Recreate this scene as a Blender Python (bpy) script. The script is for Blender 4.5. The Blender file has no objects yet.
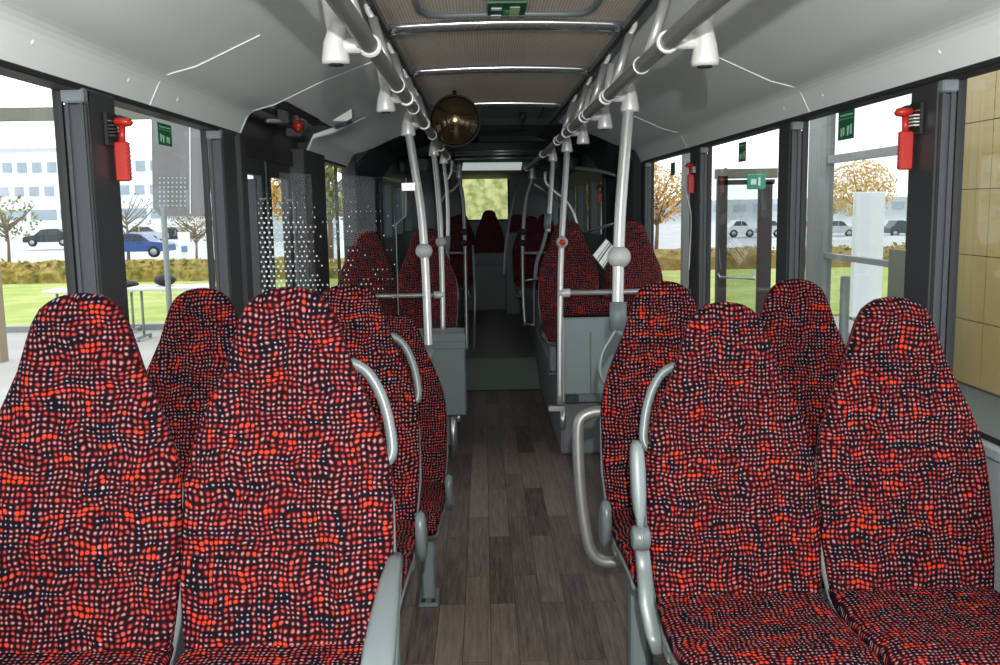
import bpy, math, random
from mathutils import Vector, Matrix, Euler
random.seed(7)
SC = bpy.context.scene
COL = SC.collection
PI = math.pi
F = 930.0
EYE = 1.44
FZ = -.20      # aisle floor level

# ------------------------------------------------------------------ camera
cam_data = bpy.data.cameras.new('camera')
cam = bpy.data.objects.new('camera', cam_data)
COL.objects.link(cam)
cam_data.sensor_width = 36.0
cam_data.lens = 36.0 * F / 1000.0
cam_data.clip_start = 0.02
cam_data.clip_end = 600
CM = (Matrix.Translation((0, 0, EYE)) @ Matrix.Rotation(math.radians(-0.92), 4, 'Z')
      @ Matrix.Rotation(math.radians(90 - 7.64), 4, 'X') @ Matrix.Rotation(math.radians(-0.95), 4, 'Z'))
cam.matrix_world = CM
SC.camera = cam


def A(px, py, zc):
    """place seen at pixel (px,py), zc metres deep"""
    return CM @ Vector(((px - 500) / F * zc, -(py - 332.5) / F * zc, -zc))


def ray(px, py):
    o = Vector((0, 0, EYE))
    return o, (A(px, py, 1.0) - o)


def AX(px, py, X):
    o, d = ray(px, py)
    return o + d * ((X - o.x) / d.x)


def AY(px, py, Y):
    o, d = ray(px, py)
    return o + d * ((Y - o.y) / d.y)


def AZ(px, py, Z):
    o, d = ray(px, py)
    return o + d * ((Z - o.z) / d.z)


# ------------------------------------------------------------------ materials
def newmat(name):
    m = bpy.data.materials.new(name)
    m.use_nodes = True
    nt = m.node_tree
    b = nt.nodes['Principled BSDF']
    return m, nt, b


def srgb(r, g, b):
    def f(c):
        c /= 255.0
        return c / 12.92 if c <= 0.04045 else ((c + 0.055) / 1.055) ** 2.4
    return (f(r), f(g), f(b), 1)


def mat(name, col, rough=0.5, metal=0.0, noise=0.0, nscale=20.0, bump=0.0, bscale=200.0, spec=0.5):
    m, nt, b = newmat(name)
    b.inputs['Roughness'].default_value = rough
    b.inputs['Metallic'].default_value = metal
    b.inputs['Specular IOR Level'].default_value = spec
    tc = nt.nodes.new('ShaderNodeTexCoord')
    n = nt.nodes.new('ShaderNodeTexNoise')
    n.inputs['Scale'].default_value = nscale
    n.inputs['Detail'].default_value = 4
    nt.links.new(tc.outputs['Object'], n.inputs['Vector'])
    mx = nt.nodes.new('ShaderNodeMix')
    mx.data_type = 'RGBA'
    mx.inputs['A'].default_value = tuple(c * (1 - noise) for c in col[:3]) + (1,)
    mx.inputs['B'].default_value = tuple(min(1, c * (1 + noise)) for c in col[:3]) + (1,)
    nt.links.new(n.outputs['Fac'], mx.inputs['Factor'])
    nt.links.new(mx.outputs['Result'], b.inputs['Base Color'])
    if bump:
        n2 = nt.nodes.new('ShaderNodeTexNoise')
        n2.inputs['Scale'].default_value = bscale
        nt.links.new(tc.outputs['Object'], n2.inputs['Vector'])
        bp = nt.nodes.new('ShaderNodeBump')
        bp.inputs['Strength'].default_value = bump
        bp.inputs['Distance'].default_value = 0.002
        nt.links.new(n2.outputs['Fac'], bp.inputs['Height'])
        nt.links.new(bp.outputs['Normal'], b.inputs['Normal'])
    return m


def math_node(nt, op, a, b=None, c=None, clamp=False):
    n = nt.nodes.new('ShaderNodeMath')
    n.operation = op
    n.use_clamp = clamp
    for i, v in enumerate((a, b, c)):
        if v is None:
            continue
        if isinstance(v, (int, float)):
            n.inputs[i].default_value = v
        else:
            nt.links.new(v, n.inputs[i])
    return n.outputs[0]


def maprange(nt, v, a, b, c=0.0, d=1.0, smooth=False):
    n = nt.nodes.new('ShaderNodeMapRange')
    if smooth:
        n.interpolation_type = 'SMOOTHSTEP'
    nt.links.new(v, n.inputs['Value'])
    for k, x in zip(('From Min', 'From Max', 'To Min', 'To Max'), (a, b, c, d)):
        if isinstance(x, (int, float)):
            n.inputs[k].default_value = x
        else:
            nt.links.new(x, n.inputs[k])
    return n.outputs['Result']


def mixcol(nt, fac, a, b):
    n = nt.nodes.new('ShaderNodeMix')
    n.data_type = 'RGBA'
    for k, v in (('Factor', fac), ('A', a), ('B', b)):
        if isinstance(v, (int, float, tuple)):
            n.inputs[k].default_value = v
        else:
            nt.links.new(v, n.inputs[k])
    return n.outputs['Result']


def fabric():
    m, nt, b = newmat('moquette')
    N, L = nt.nodes, nt.links
    uv = N.new('ShaderNodeUVMap')
    info = N.new('ShaderNodeObjectInfo')
    off = N.new('ShaderNodeVectorMath'); off.operation = 'SCALE'
    off.inputs[0].default_value = (7.3, 11.1, 0)
    L.new(info.outputs['Random'], off.inputs['Scale'])
    add0 = N.new('ShaderNodeVectorMath'); add0.operation = 'ADD'
    L.new(uv.outputs['UV'], add0.inputs[0]); L.new(off.outputs[0], add0.inputs[1])
    base = add0.outputs[0]
    # gentle warp of the grid
    n1 = N.new('ShaderNodeTexNoise'); n1.noise_dimensions = '2D'
    n1.inputs['Scale'].default_value = 13; n1.inputs['Detail'].default_value = 2
    L.new(base, n1.inputs['Vector'])
    sb = N.new('ShaderNodeVectorMath'); sb.operation = 'SUBTRACT'
    L.new(n1.outputs['Color'], sb.inputs[0]); sb.inputs[1].default_value = (.5, .5, .5)
    sc = N.new('ShaderNodeVectorMath'); sc.operation = 'SCALE'
    L.new(sb.outputs[0], sc.inputs[0]); sc.inputs['Scale'].default_value = 0.026
    ad = N.new('ShaderNodeVectorMath'); ad.operation = 'ADD'
    L.new(base, ad.inputs[0]); L.new(sc.outputs[0], ad.inputs[1])
    v = N.new('ShaderNodeTexVoronoi'); v.voronoi_dimensions = '2D'
    v.distance = 'EUCLIDEAN'
    v.inputs['Scale'].default_value = 90
    v.inputs['Randomness'].default_value = 0.24
    L.new(ad.outputs[0], v.inputs['Vector'])
    d = v.outputs['Distance']
    sep = N.new('ShaderNodeSeparateColor')
    L.new(v.outputs['Color'], sep.inputs[0])
    r1, r2, r3 = sep.outputs[0], sep.outputs[1], sep.outputs[2]
    # stretched patches per cell
    def patch(sx, sy, seed):
        mp = N.new('ShaderNodeVectorMath'); mp.operation = 'MULTIPLY'
        L.new(v.outputs['Position'], mp.inputs[0]); mp.inputs[1].default_value = (sx, sy, 1)
        a2 = N.new('ShaderNodeVectorMath'); a2.operation = 'ADD'
        L.new(mp.outputs[0], a2.inputs[0]); a2.inputs[1].default_value = (seed, seed * 2, 0)
        n = N.new('ShaderNodeTexNoise'); n.noise_dimensions = '2D'
        n.inputs['Scale'].default_value = 1; n.inputs['Detail'].default_value = 1
        L.new(a2.outputs[0], n.inputs['Vector'])
        return n.outputs['Fac']
    ph = patch(12, 46, 3.1)
    pv = patch(46, 12, 9.7)
    hot = math_node(nt, 'MAXIMUM', maprange(nt, ph, .63, .72), maprange(nt, pv, .67, .76))
    cold = math_node(nt, 'MAXIMUM', maprange(nt, ph, .37, .29), maprange(nt, pv, .34, .27))
    rad = math_node(nt, 'ADD', math_node(nt, 'MULTIPLY', hot, .12), math_node(nt, 'MULTIPLY', r1, .08))
    rad = math_node(nt, 'ADD', rad, .215)
    rad = math_node(nt, 'SUBTRACT', rad, math_node(nt, 'MULTIPLY', cold, .10))
    dot = maprange(nt, d, math_node(nt, 'ADD', rad, .09), math_node(nt, 'SUBTRACT', rad, .12))
    halo = maprange(nt, d, math_node(nt, 'ADD', rad, .34), rad)
    # colours
    pale = mixcol(nt, r2, srgb(146, 80, 84), srgb(132, 108, 110))
    red = mixcol(nt, r3, srgb(138, 38, 34), srgb(130, 56, 56))
    redness = math_node(nt, 'ADD', math_node(nt, 'GREATER_THAN', r1, .60), hot, clamp=True)
    dotc = mixcol(nt, redness, pale, red)
    dotc = mixcol(nt, math_node(nt, 'MULTIPLY', hot, .8), dotc, srgb(180, 50, 22))
    dotc = mixcol(nt, math_node(nt, 'MULTIPLY', cold, .5), dotc, srgb(150, 150, 170))
    back = mixcol(nt, maprange(nt, patch(30, 30, 5.5), .45, .6), srgb(8, 8, 12), srgb(14, 8, 11))
    halc = mixcol(nt, cold, srgb(54, 5, 12), srgb(10, 12, 24))
    c1 = mixcol(nt, math_node(nt, 'MULTIPLY', halo, .85), back, halc)
    c2 = mixcol(nt, dot, c1, dotc)
    L.new(c2, b.inputs['Base Color'])
    b.inputs['Roughness'].default_value = 0.85
    b.inputs['Specular IOR Level'].default_value = 0.06
    bp = N.new('ShaderNodeBump'); bp.inputs['Strength'].default_value = .5
    bp.inputs['Distance'].default_value = .0015
    L.new(dot, bp.inputs['Height']); L.new(bp.outputs['Normal'], b.inputs['Normal'])
    return m


def glass(name, tint=(0.96, 0.98, 0.98, 1), refl=1.0, ior=1.45):
    m = bpy.data.materials.new(name); m.use_nodes = True
    nt = m.node_tree; nt.nodes.clear()
    out = nt.nodes.new('ShaderNodeOutputMaterial')
    tr = nt.nodes.new('ShaderNodeBsdfTransparent'); tr.inputs[0].default_value = tint
    gl = nt.nodes.new('ShaderNodeBsdfGlossy'); gl.inputs['Roughness'].default_value = 0.02
    ge = nt.nodes.new('ShaderNodeNewGeometry')
    dt = nt.nodes.new('ShaderNodeVectorMath'); dt.operation = 'DOT_PRODUCT'
    nt.links.new(ge.outputs['Normal'], dt.inputs[0]); nt.links.new(ge.outputs['Incoming'], dt.inputs[1])
    cs = math_node(nt, 'SUBTRACT', 1.0, math_node(nt, 'ABSOLUTE', dt.outputs['Value']))
    k = math_node(nt, 'MULTIPLY', math_node(nt, 'ADD', math_node(nt, 'MULTIPLY', math_node(nt, 'POWER', cs, 5.0), .92), .06), refl)
    mx = nt.nodes.new('ShaderNodeMixShader')
    nt.links.new(k, mx.inputs[0]); nt.links.new(tr.outputs[0], mx.inputs[1]); nt.links.new(gl.outputs[0], mx.inputs[2])
    nt.links.new(mx.outputs[0], out.inputs[0])
    return m


def dotted_glass():
    m = glass('dotted_glass', (0.88, 0.93, 0.92, 1), .5)
    nt = m.node_tree; N, L = nt.nodes, nt.links
    out = [n for n in N if n.type == 'OUTPUT_MATERIAL'][0]
    prev = out.inputs[0].links[0].from_socket
    tc = N.new('ShaderNodeTexCoord')
    sp = N.new('ShaderNodeSeparateXYZ'); L.new(tc.outputs['Object'], sp.inputs[0])
    x, z = sp.outputs[0], sp.outputs[2]
    P = 0.0235
    def cell(s, o):
        return math_node(nt, 'SUBTRACT', math_node(nt, 'FRACT', math_node(nt, 'ADD', math_node(nt, 'MULTIPLY', s, 1 / P), o)), .5)
    row = math_node(nt, 'MODULO', math_node(nt, 'FLOOR', math_node(nt, 'MULTIPLY', z, 1 / P)), 2.0)
    cx = cell(math_node(nt, 'ADD', x, math_node(nt, 'MULTIPLY', math_node(nt, 'ABSOLUTE', row), P / 2)), 100.0)
    cz = cell(z, 100.0)
    d = math_node(nt, 'SQRT', math_node(nt, 'ADD', math_node(nt, 'MULTIPLY', cx, cx), math_node(nt, 'MULTIPLY', cz, cz)))
    r = maprange(nt, x, 0.0, .62, .235, .13)
    top = maprange(nt, z, 1.76, 1.60, 0.0, 1.0)
    keep = N.new('ShaderNodeTexWhiteNoise'); keep.noise_dimensions = '2D'
    cb = N.new('ShaderNodeCombineXYZ')
    L.new(math_node(nt, 'FLOOR', math_node(nt, 'MULTIPLY', x, 1 / P)), cb.inputs[0])
    L.new(math_node(nt, 'FLOOR', math_node(nt, 'MULTIPLY', z, 1 / P)), cb.inputs[1])
    L.new(cb.outputs[0], keep.inputs['Vector'])
    kk = math_node(nt, 'LESS_THAN', keep.outputs['Value'], maprange(nt, x, .10, .34, 1.0, .16))
    mask = math_node(nt, 'LESS_THAN', d, math_node(nt, 'MULTIPLY', r, top))
    mask = math_node(nt, 'MULTIPLY', mask, kk)
    df = N.new('ShaderNodeBsdfDiffuse'); df.inputs[0].default_value = (.75, .78, .76, 1)
    mx = N.new('ShaderNodeMixShader')
    L.new(mask, mx.inputs[0]); L.new(prev, mx.inputs[1]); L.new(df.outputs[0], mx.inputs[2])
    L.new(mx.outputs[0], out.inputs[0])
    return m


def woodfloor():
    m, nt, b = newmat('plank_floor')
    N, L = nt.nodes, nt.links
    tc = N.new('ShaderNodeTexCoord')
    sp = N.new('ShaderNodeSeparateXYZ'); L.new(tc.outputs['Object'], sp.inputs[0])
    cb = N.new('ShaderNodeCombineXYZ')
    L.new(sp.outputs[1], cb.inputs[0]); L.new(sp.outputs[0], cb.inputs[1])
    br = N.new('ShaderNodeTexBrick')
    br.inputs['Scale'].default_value = 1.0
    br.inputs['Brick Width'].default_value = 0.8
    br.inputs['Row Height'].default_value = 0.105
    br.inputs['Mortar Size'].default_value = 0.0012
    br.offset = 0.37
    br.inputs['Color1'].default_value = (0, 0, 0, 1)
    br.inputs['Color2'].default_value = (1, 1, 1, 1)
    br.inputs['Mortar'].default_value = (.0, .0, .0, 1)
    L.new(cb.outputs[0], br.inputs['Vector'])
    mp = N.new('ShaderNodeVectorMath'); mp.operation = 'MULTIPLY'
    L.new(cb.outputs[0], mp.inputs[0]); mp.inputs[1].default_value = (5, 75, 1)
    ad = N.new('ShaderNodeVectorMath'); ad.operation = 'ADD'
    L.new(mp.outputs[0], ad.inputs[0])
    sc = N.new('ShaderNodeVectorMath'); sc.operation = 'SCALE'
    L.new(br.outputs['Color'], sc.inputs[0]); sc.inputs['Scale'].default_value = 30
    L.new(sc.outputs[0], ad.inputs[1])
    n = N.new('ShaderNodeTexNoise'); n.inputs['Scale'].default_value = 1; n.inputs['Detail'].default_value = 5
    n.inputs['Roughness'].default_value = .65
    L.new(ad.outputs[0], n.inputs['Vector'])
    sepc = N.new('ShaderNodeSeparateColor'); L.new(br.outputs['Color'], sepc.inputs[0])
    f = math_node(nt, 'ADD', math_node(nt, 'MULTIPLY', maprange(nt, n.outputs['Fac'], .3, .7), .5), math_node(nt, 'MULTIPLY', sepc.outputs[0], .5))
    c = mixcol(nt, f, srgb(42, 36, 33), srgb(134, 120, 110))
    c = mixcol(nt, br.outputs['Fac'], c, srgb(30, 26, 25))
    L.new(c, b.inputs['Base Color'])
    b.inputs['Roughness'].default_value = .5
    b.inputs['Specular IOR Level'].default_value = .35
    return m


def ribbed():
    m, nt, b = newmat('perforated_liner')
    N, L = nt.nodes, nt.links
    tc = N.new('ShaderNodeTexCoord')
    sp = N.new('ShaderNodeSeparateXYZ'); L.new(tc.outputs['Object'], sp.inputs[0])
    sx = math_node(nt, 'SINE', math_node(nt, 'MULTIPLY', sp.outputs[0], 2 * PI / .0115))
    sy = math_node(nt, 'SINE', math_node(nt, 'MULTIPLY', sp.outputs[1], 2 * PI / .0115))
    h = math_node(nt, 'MULTIPLY', math_node(nt, 'ADD', sx, 1.0), math_node(nt, 'ADD', math_node(nt, 'MULTIPLY', sy, .4), 1.0))
    c = mixcol(nt, math_node(nt, 'MULTIPLY', h, .36, clamp=True), srgb(214, 204, 190), srgb(160, 148, 136))
    L.new(c, b.inputs['Base Color'])
    b.inputs['Roughness'].default_value = .6
    bp = N.new('ShaderNodeBump'); bp.inputs['Strength'].default_value = .25; bp.inputs['Distance'].default_value = .002
    bp.invert = True
    L.new(h, bp.inputs['Height']); L.new(bp.outputs['Normal'], b.inputs['Normal'])
    return m


def twotone(name, c1, c2, scale, rough=.9, stretch=(1, 1, 1), detail=6, bump=0):
    m, nt, b = newmat(name)
    N, L = nt.nodes, nt.links
    tc = N.new('ShaderNodeTexCoord')
    mp = N.new('ShaderNodeVectorMath'); mp.operation = 'MULTIPLY'
    L.new(tc.outputs['Object'], mp.inputs[0]); mp.inputs[1].default_value = stretch
    n = N.new('ShaderNodeTexNoise'); n.inputs['Scale'].default_value = scale; n.inputs['Detail'].default_value = detail
    L.new(mp.outputs[0], n.inputs['Vector'])
    L.new(mixcol(nt, maprange(nt, n.outputs['Fac'], .35, .65), c1, c2), b.inputs['Base Color'])
    b.inputs['Roughness'].default_value = rough
    b.inputs['Specular IOR Level'].default_value = .2
    if bump:
        bp = N.new('ShaderNodeBump'); bp.inputs['Strength'].default_value = bump; bp.inputs['Distance'].default_value = .05
        L.new(n.outputs['Fac'], bp.inputs['Height']); L.new(bp.outputs['Normal'], b.inputs['Normal'])
    return m


def emissive(name, col, s):
    m, nt, b = newmat(name)
    b.inputs['Base Color'].default_value = col
    b.inputs['Emission Color'].default_value = col
    b.inputs['Emission Strength'].default_value = s
    return m


M = dict(
    fabric=fabric(),
    shell=mat('grey_shell', srgb(90, 97, 99), .45, noise=.05),
    plastic=mat('handle_grey', srgb(90, 99, 101), .35, noise=.03),
    leg=mat('leg_grey', srgb(100, 111, 113), .4, noise=.04),
    dark=mat('dark_plastic', srgb(34, 37, 40), .5, noise=.1),
    black=mat('black_rubber', srgb(14, 15, 17), .6, noise=.1),
    pillar=mat('pillar_cover', srgb(40, 45, 49), .42, noise=.06, nscale=40, bump=.15),
    pillar_dark=mat('pillar_side', srgb(36, 39, 43), .5, noise=.08),
    cove=mat('cove_panel', srgb(214, 221, 219), .5, noise=.015, nscale=3),
    covedge=mat('cove_seam', srgb(222, 228, 228), .6),
    liner=ribbed(),
    steel=mat('brushed_steel', srgb(190, 192, 192), .33, metal=.9, noise=.04, nscale=8),
    tube=mat('satin_tube', srgb(168, 170, 168), .34, metal=.55, noise=.03),
    rail=mat('rail_tube', srgb(128, 129, 126), .42, metal=.5, noise=.03),
    cast=mat('cast_fitting', srgb(196, 197, 195), .32, metal=.25, noise=.02),
    chrome=mat('polished_bar', srgb(190, 196, 200), .2, metal=.9),
    bluegrey=mat('track_bluegrey', srgb(98, 107, 111), .4, noise=.04),
    sidegrey=mat('side_lining', srgb(120, 128, 130), .6, noise=.05),
    panel=mat('partition_grey', srgb(120, 133, 134), .5, noise=.04),
    console=mat('console_grey', srgb(92, 102, 104), .5, noise=.05),
    platform=mat('platform_grey', srgb(104, 110, 111), .7, noise=.08, nscale=60),
    floor=woodfloor(),
    ramp=mat('ramp_rubber', srgb(120, 136, 122), .6, noise=.1),
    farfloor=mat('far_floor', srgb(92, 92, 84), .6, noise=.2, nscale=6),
    red=mat('signal_red', srgb(170, 40, 30), .38, noise=.04),
    darkred=mat('dark_red', srgb(90, 22, 26), .5),
    button=mat('joint_grey', srgb(150, 154, 152), .5),
    green=mat('safety_green', srgb(16, 92, 62), .4),
    white=mat('white_print', srgb(226, 232, 226), .5),
    glass=glass('window_glass', (.76, .79, .79, 1), refl=.8),
    tint=glass('tinted_glass', (.2, .22, .23, 1), .8),
    dotglass=dotted_glass(),
    glass_matte=glass('rear_glass', (.8, .82, .8, 1), .15),
    mirror=mat('dome_mirror', srgb(96, 82, 64), .08, metal=.85),
    bellows=mat('bellows', srgb(30, 36, 40), .7, noise=.2),
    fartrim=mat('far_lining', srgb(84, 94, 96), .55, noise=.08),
    # outside
    grass=twotone('lawn_turf', srgb(150, 166, 84), srgb(176, 184, 112), 1.3),
    paving=twotone('paving', srgb(160, 158, 152), srgb(178, 175, 170), .8),
    asphalt=twotone('asphalt', srgb(182, 184, 184), srgb(196, 197, 198), .4),
    hedge=twotone('hedge_leaf', srgb(96, 96, 44), srgb(176, 150, 82), 5, bump=.5),
    hedge3=twotone('hedge_light', srgb(132, 148, 84), srgb(206, 204, 150), 7, bump=.5),
    hedge2=twotone('hedge_brown', srgb(134, 112, 62), srgb(160, 136, 92), 4, bump=.5),
    yellow=twotone('autumn_leaf', srgb(204, 160, 70), srgb(222, 186, 112), 3),
    greenleaf=twotone('green_leaf', srgb(88, 104, 52), srgb(150, 154, 84), 3),
    bark=mat('bark', srgb(120, 106, 92), .9),
    bwall=mat('render_white', srgb(222, 226, 228), .8, noise=.03, nscale=.5),
    bwin=mat('office_window', srgb(150, 162, 172), .25, noise=.2, nscale=.6),
    bgrey=mat('building_grey', srgb(184, 190, 192), .8),
    frame=mat('hall_steel', srgb(130, 134, 132), .5),
    beam=mat('hall_beam', srgb(110, 112, 98), .6),
    darkframe=mat('door_frame', srgb(58, 52, 52), .5),
    tile=mat('tile_beige', srgb(166, 146, 98), .22, noise=.05, nscale=2),
    grout=mat('tile_joint', srgb(60, 54, 44), .8),
    board=mat('white_board', srgb(240, 242, 242), .6),
    tabletop=mat('table_white', srgb(216, 216, 210), .5),
    ground=mat('hall_floor', srgb(70, 78, 72), .8, noise=.1),
    blue=mat('car_blue', srgb(40, 74, 126), .25, metal=.2),
    navy=mat('car_navy', srgb(44, 54, 76), .25, metal=.2),
    carblack=mat('car_dark', srgb(44, 50, 50), .25, metal=.2),
    silver=mat('car_silver', srgb(176, 180, 184), .3, metal=.4),
    carwhite=mat('car_white', srgb(220, 222, 224), .3),
    carglass=mat('car_glass', srgb(50, 58, 64), .1),
    tyre=mat('tyre', srgb(30, 30, 30), .8),
    hub=mat('hub', srgb(160, 160, 164), .3, metal=.6),
    lamp=emissive('lamp_diffuser', (0.80, .92, .86, 1), 0.42),
    boardgrey=mat('sign_grey', srgb(112, 112, 110), .5, noise=.15, nscale=4),
)


# ------------------------------------------------------------------ mesh building
class MB:
    def __init__(self):
        self.v, self.f, self.uv, self.sm = [], [], [], []

    def _add(self, vs, fs, uvs=None, smooth=False):
        o = len(self.v)
        self.v += [tuple(p) for p in vs]
        for i, f in enumerate(fs):
            self.f.append(tuple(o + k for k in f))
            self.uv.append(uvs[i] if uvs else None)
            self.sm.append(smooth)
        return self

    def box(self, x0, y0, z0, x1, y1, z1, bev=0.0):
        if bev <= 0:
            vs = [(x0, y0, z0), (x1, y0, z0), (x1, y1, z0), (x0, y1, z0), (x0, y0, z1), (x1, y0, z1), (x1, y1, z1), (x0, y1, z1)]
            return self._add(vs, [(0, 3, 2, 1), (4, 5, 6, 7), (0, 1, 5, 4), (1, 2, 6, 5), (2, 3, 7, 6), (3, 0, 4, 7)])
        b = bev
        pts = [(x0 + b, y0), (x1 - b, y0), (x1, y0 + b), (x1, y1 - b), (x1 - b, y1), (x0 + b, y1), (x0, y1 - b), (x0, y0 + b)]
        rings = []
        for z, k in ((z0, b), (z0 + b, 0), (z1 - b, 0), (z1, b)):
            cx, cy = (x0 + x1) / 2, (y0 + y1) / 2
            r = []
            for (x, y) in pts:
                r.append((x + (k if x < cx else -k) * (1 if k else 0), y + (k if y < cy else -k) * (1 if k else 0), z))
            rings.append(r)
        return self.rings(rings, cap=True)

    def obox(self, p0, p1, w, h, up=(0, 0, 1)):
        """bar from p0 to p1, w wide, h high"""
        p0, p1 = Vector(p0), Vector(p1)
        t = (p1 - p0).normalized()
        s = t.cross(Vector(up)).normalized(); u = s.cross(t).normalized()
        vs = []
        for p in (p0, p1):
            for a, b in ((-1, -1), (1, -1), (1, 1), (-1, 1)):
                vs.append(p + s * a * w / 2 + u * b * h / 2)
        return self._add(vs, [(0, 1, 2, 3), (7, 6, 5, 4), (0, 4, 5, 1), (1, 5, 6, 2), (2, 6, 7, 3), (3, 7, 4, 0)])

    def rings(self, rings, cap=True, smooth=False, uvfn=None, close=True):
        n = len(rings[0]); vs = [p for r in rings for p in r]; fs = []; uvs = [] if uvfn else None
        for i in range(len(rings) - 1):
            for j in range(n if close else n - 1):
                k = (j + 1) % n
                fs.append((i * n + j, i * n + k, (i + 1) * n + k, (i + 1) * n + j))
                if uvfn:
                    uvs.append([uvfn(i, j), uvfn(i, j + 1), uvfn(i + 1, j + 1), uvfn(i + 1, j)])
        if cap:
            fs.append(tuple(reversed(range(n)))); fs.append(tuple((len(rings) - 1) * n + j for j in range(n)))
            if uvfn:
                uvs.append([uvfn(0, j) for j in reversed(range(n))]); uvs.append([uvfn(len(rings) - 1, j) for j in range(n)])
        return self._add(vs, fs, uvs, smooth)

    def tube(self, pts, r, n=12, rs=None, cap=True):
        pts = [Vector(p) for p in pts]
        rings = []
        t0 = (pts[1] - pts[0]).normalized()
        s = t0.cross(Vector((0, 0, 1)))
        if s.length < .05:
            s = t0.cross(Vector((0, 1, 0)))
        s.normalize()
        for i, p in enumerate(pts):
            if i == 0: t = pts[1] - pts[0]
            elif i == len(pts) - 1: t = pts[-1] - pts[-2]
            else: t = (pts[i + 1] - pts[i]).normalized() + (pts[i] - pts[i - 1]).normalized()
            t.normalize()
            s = (s - t * s.dot(t)).normalized(); u = t.cross(s)
            rr = rs[i] if rs else r
            rings.append([p + (s * math.cos(2 * PI * k / n) + u * math.sin(2 * PI * k / n)) * rr for k in range(n)])
        return self.rings(rings, cap, smooth=True)

    def ball(self, c, r, sz=1.0, n=14):
        c = Vector(c); rings = []
        for i in range(1, n):
            a = PI * i / n
            rings.append([c + Vector((math.sin(a) * math.cos(2 * PI * k / n) * r, math.sin(a) * math.sin(2 * PI * k / n) * r, -math.cos(a) * r * sz)) for k in range(n)])
        return self.rings(rings, True, smooth=True)

    def prism(self, poly, d):
        """poly: list of 3d points, extruded by vector d"""
        n = len(poly); d = Vector(d)
        vs = [Vector(p) for p in poly] + [Vector(p) + d for p in poly]
        fs = [tuple(reversed(range(n))), tuple(range(n, 2 * n))] + [(i, (i + 1) % n, n + (i + 1) % n, n + i) for i in range(n)]
        return self._add(vs, fs)

    def quad(self, a, b, c, d):
        return self._add([a, b, c, d], [(0, 1, 2, 3)])

    def build(self, name, m, parent=None, bevel=0.0, loc=None):
        me = bpy.data.meshes.new(name)
        vs = self.v
        if loc is not None:
            vs = [(x - loc[0], y - loc[1], z - loc[2]) for x, y, z in vs]
        me.from_pydata(vs, [], self.f)
        if any(u is not None for u in self.uv):
            ul = me.uv_layers.new(name='UVMap')
            li = 0
            for p, u in zip(me.polygons, self.uv):
                for k in range(p.loop_total):
                    ul.data[p.loop_start + k].uv = u[k] if u else (0, 0)
        for p, s in zip(me.polygons, self.sm):
            p.use_smooth = s
        me.materials.append(m)
        o = bpy.data.objects.new(name, me)
        COL.objects.link(o)
        if loc is not None: o.location = loc
        if parent is not None: o.parent = parent
        if bevel:
            md = o.modifiers.new('bevel', 'BEVEL'); md.width = bevel; md.segments = 2; md.limit_method = 'ANGLE'
        return o


def tag(o, label=None, cat=None, group=None, kind=None):
    if label: o['label'] = label
    if cat: o['category'] = cat
    if group: o['group'] = group
    if kind: o['kind'] = kind
    return o


def empty(name, loc=(0, 0, 0), rz=0):
    o = bpy.data.objects.new(name, None); COL.objects.link(o)
    o.location = loc; o.rotation_euler = (0, 0, rz); o.empty_display_size = .1
    return o


def copy_tree(o, parent=None):
    c = o.copy(); COL.objects.link(c)
    if parent is not None: c.parent = parent
    for ch in [x for x in bpy.data.objects if x.parent == o]:
        copy_tree(ch, c)
    return c


def struct(o, label=None):
    o['kind'] = 'structure'
    if label: o['label'] = label
    return o


def smoothpath(pts, sub=8):
    pts = [Vector(p) for p in pts]
    P = [pts[0] * 2 - pts[1]] + pts + [pts[-1] * 2 - pts[-2]]
    out = []
    for i in range(1, len(P) - 2):
        for k in range(sub):
            t = k / sub
            a, b, c, d = P[i - 1], P[i], P[i + 1], P[i + 2]
            out.append(.5 * ((2 * b) + (c - a) * t + (2 * a - 5 * b + 4 * c - d) * t * t + (3 * b - a - 3 * c + d) * t ** 3))
    out.append(pts[-1])
    return out


def interp(tab, x):
    if x <= tab[0][0]: return tab[0][1]
    for (a, b), (c, d) in zip(tab, tab[1:]):
        if x <= c: return b + (d - b) * (x - a) / (c - a)
    return tab[-1][1]


# ------------------------------------------------------------------ seats
HT = .69        # backrest height above the seat junction
WT = [(0, .012), (.004, .040), (.012, .060), (.03, .083), (.06, .100), (.10, .114), (.16, .133), (.23, .164), (.31, .199), (.39, .2155),
      (.48, .2195), (.60, .2175), (.69, .209), (.76, .195), (.80, .17)]


def lean(d):
    return .20 * (1 - d / HT) - .03 * math.exp(-(d / .14) ** 2)


def back_ring(d, grow, yo, front, back, n=28):
    w = interp(WT, d) + grow
    k = min(1.0, max(.25, w / .09))
    yc = lean(d) + yo; z = HT - d
    r = []
    for j in range(n):
        a = 2 * PI * j / n - PI / 2
        ca, sa = math.cos(a), math.sin(a)
        ex = .55
        x = w * math.copysign(abs(ca) ** ex, ca)
        t = (front if sa < 0 else back) * k
        y = t * math.copysign(abs(sa) ** .8, sa)
        # side bolsters and lumbar curve on the padded face
        if sa < 0 and front > .02:
            y += .012 * (1 - (x / max(w, .01)) ** 2) * min(1, d / .2)
        r.append(Vector((x, yc + y, z)))
    return r


def arc_uv(rings, along):
    U = []
    for r in rings:
        # arc length measured from the middle of the front
        n = len(r); acc = [0.0]
        for j in range(n):
            acc.append(acc[-1] + (r[(j + 1) % n] - r[j]).length)
        tot = acc[-1]
        U.append([(a if a < tot / 2 + 1e-9 else a) for a in acc])
    V = [0.0]
    for i in range(1, len(rings)):
        V.append(V[-1] + along(i))
    return U, V


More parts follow.
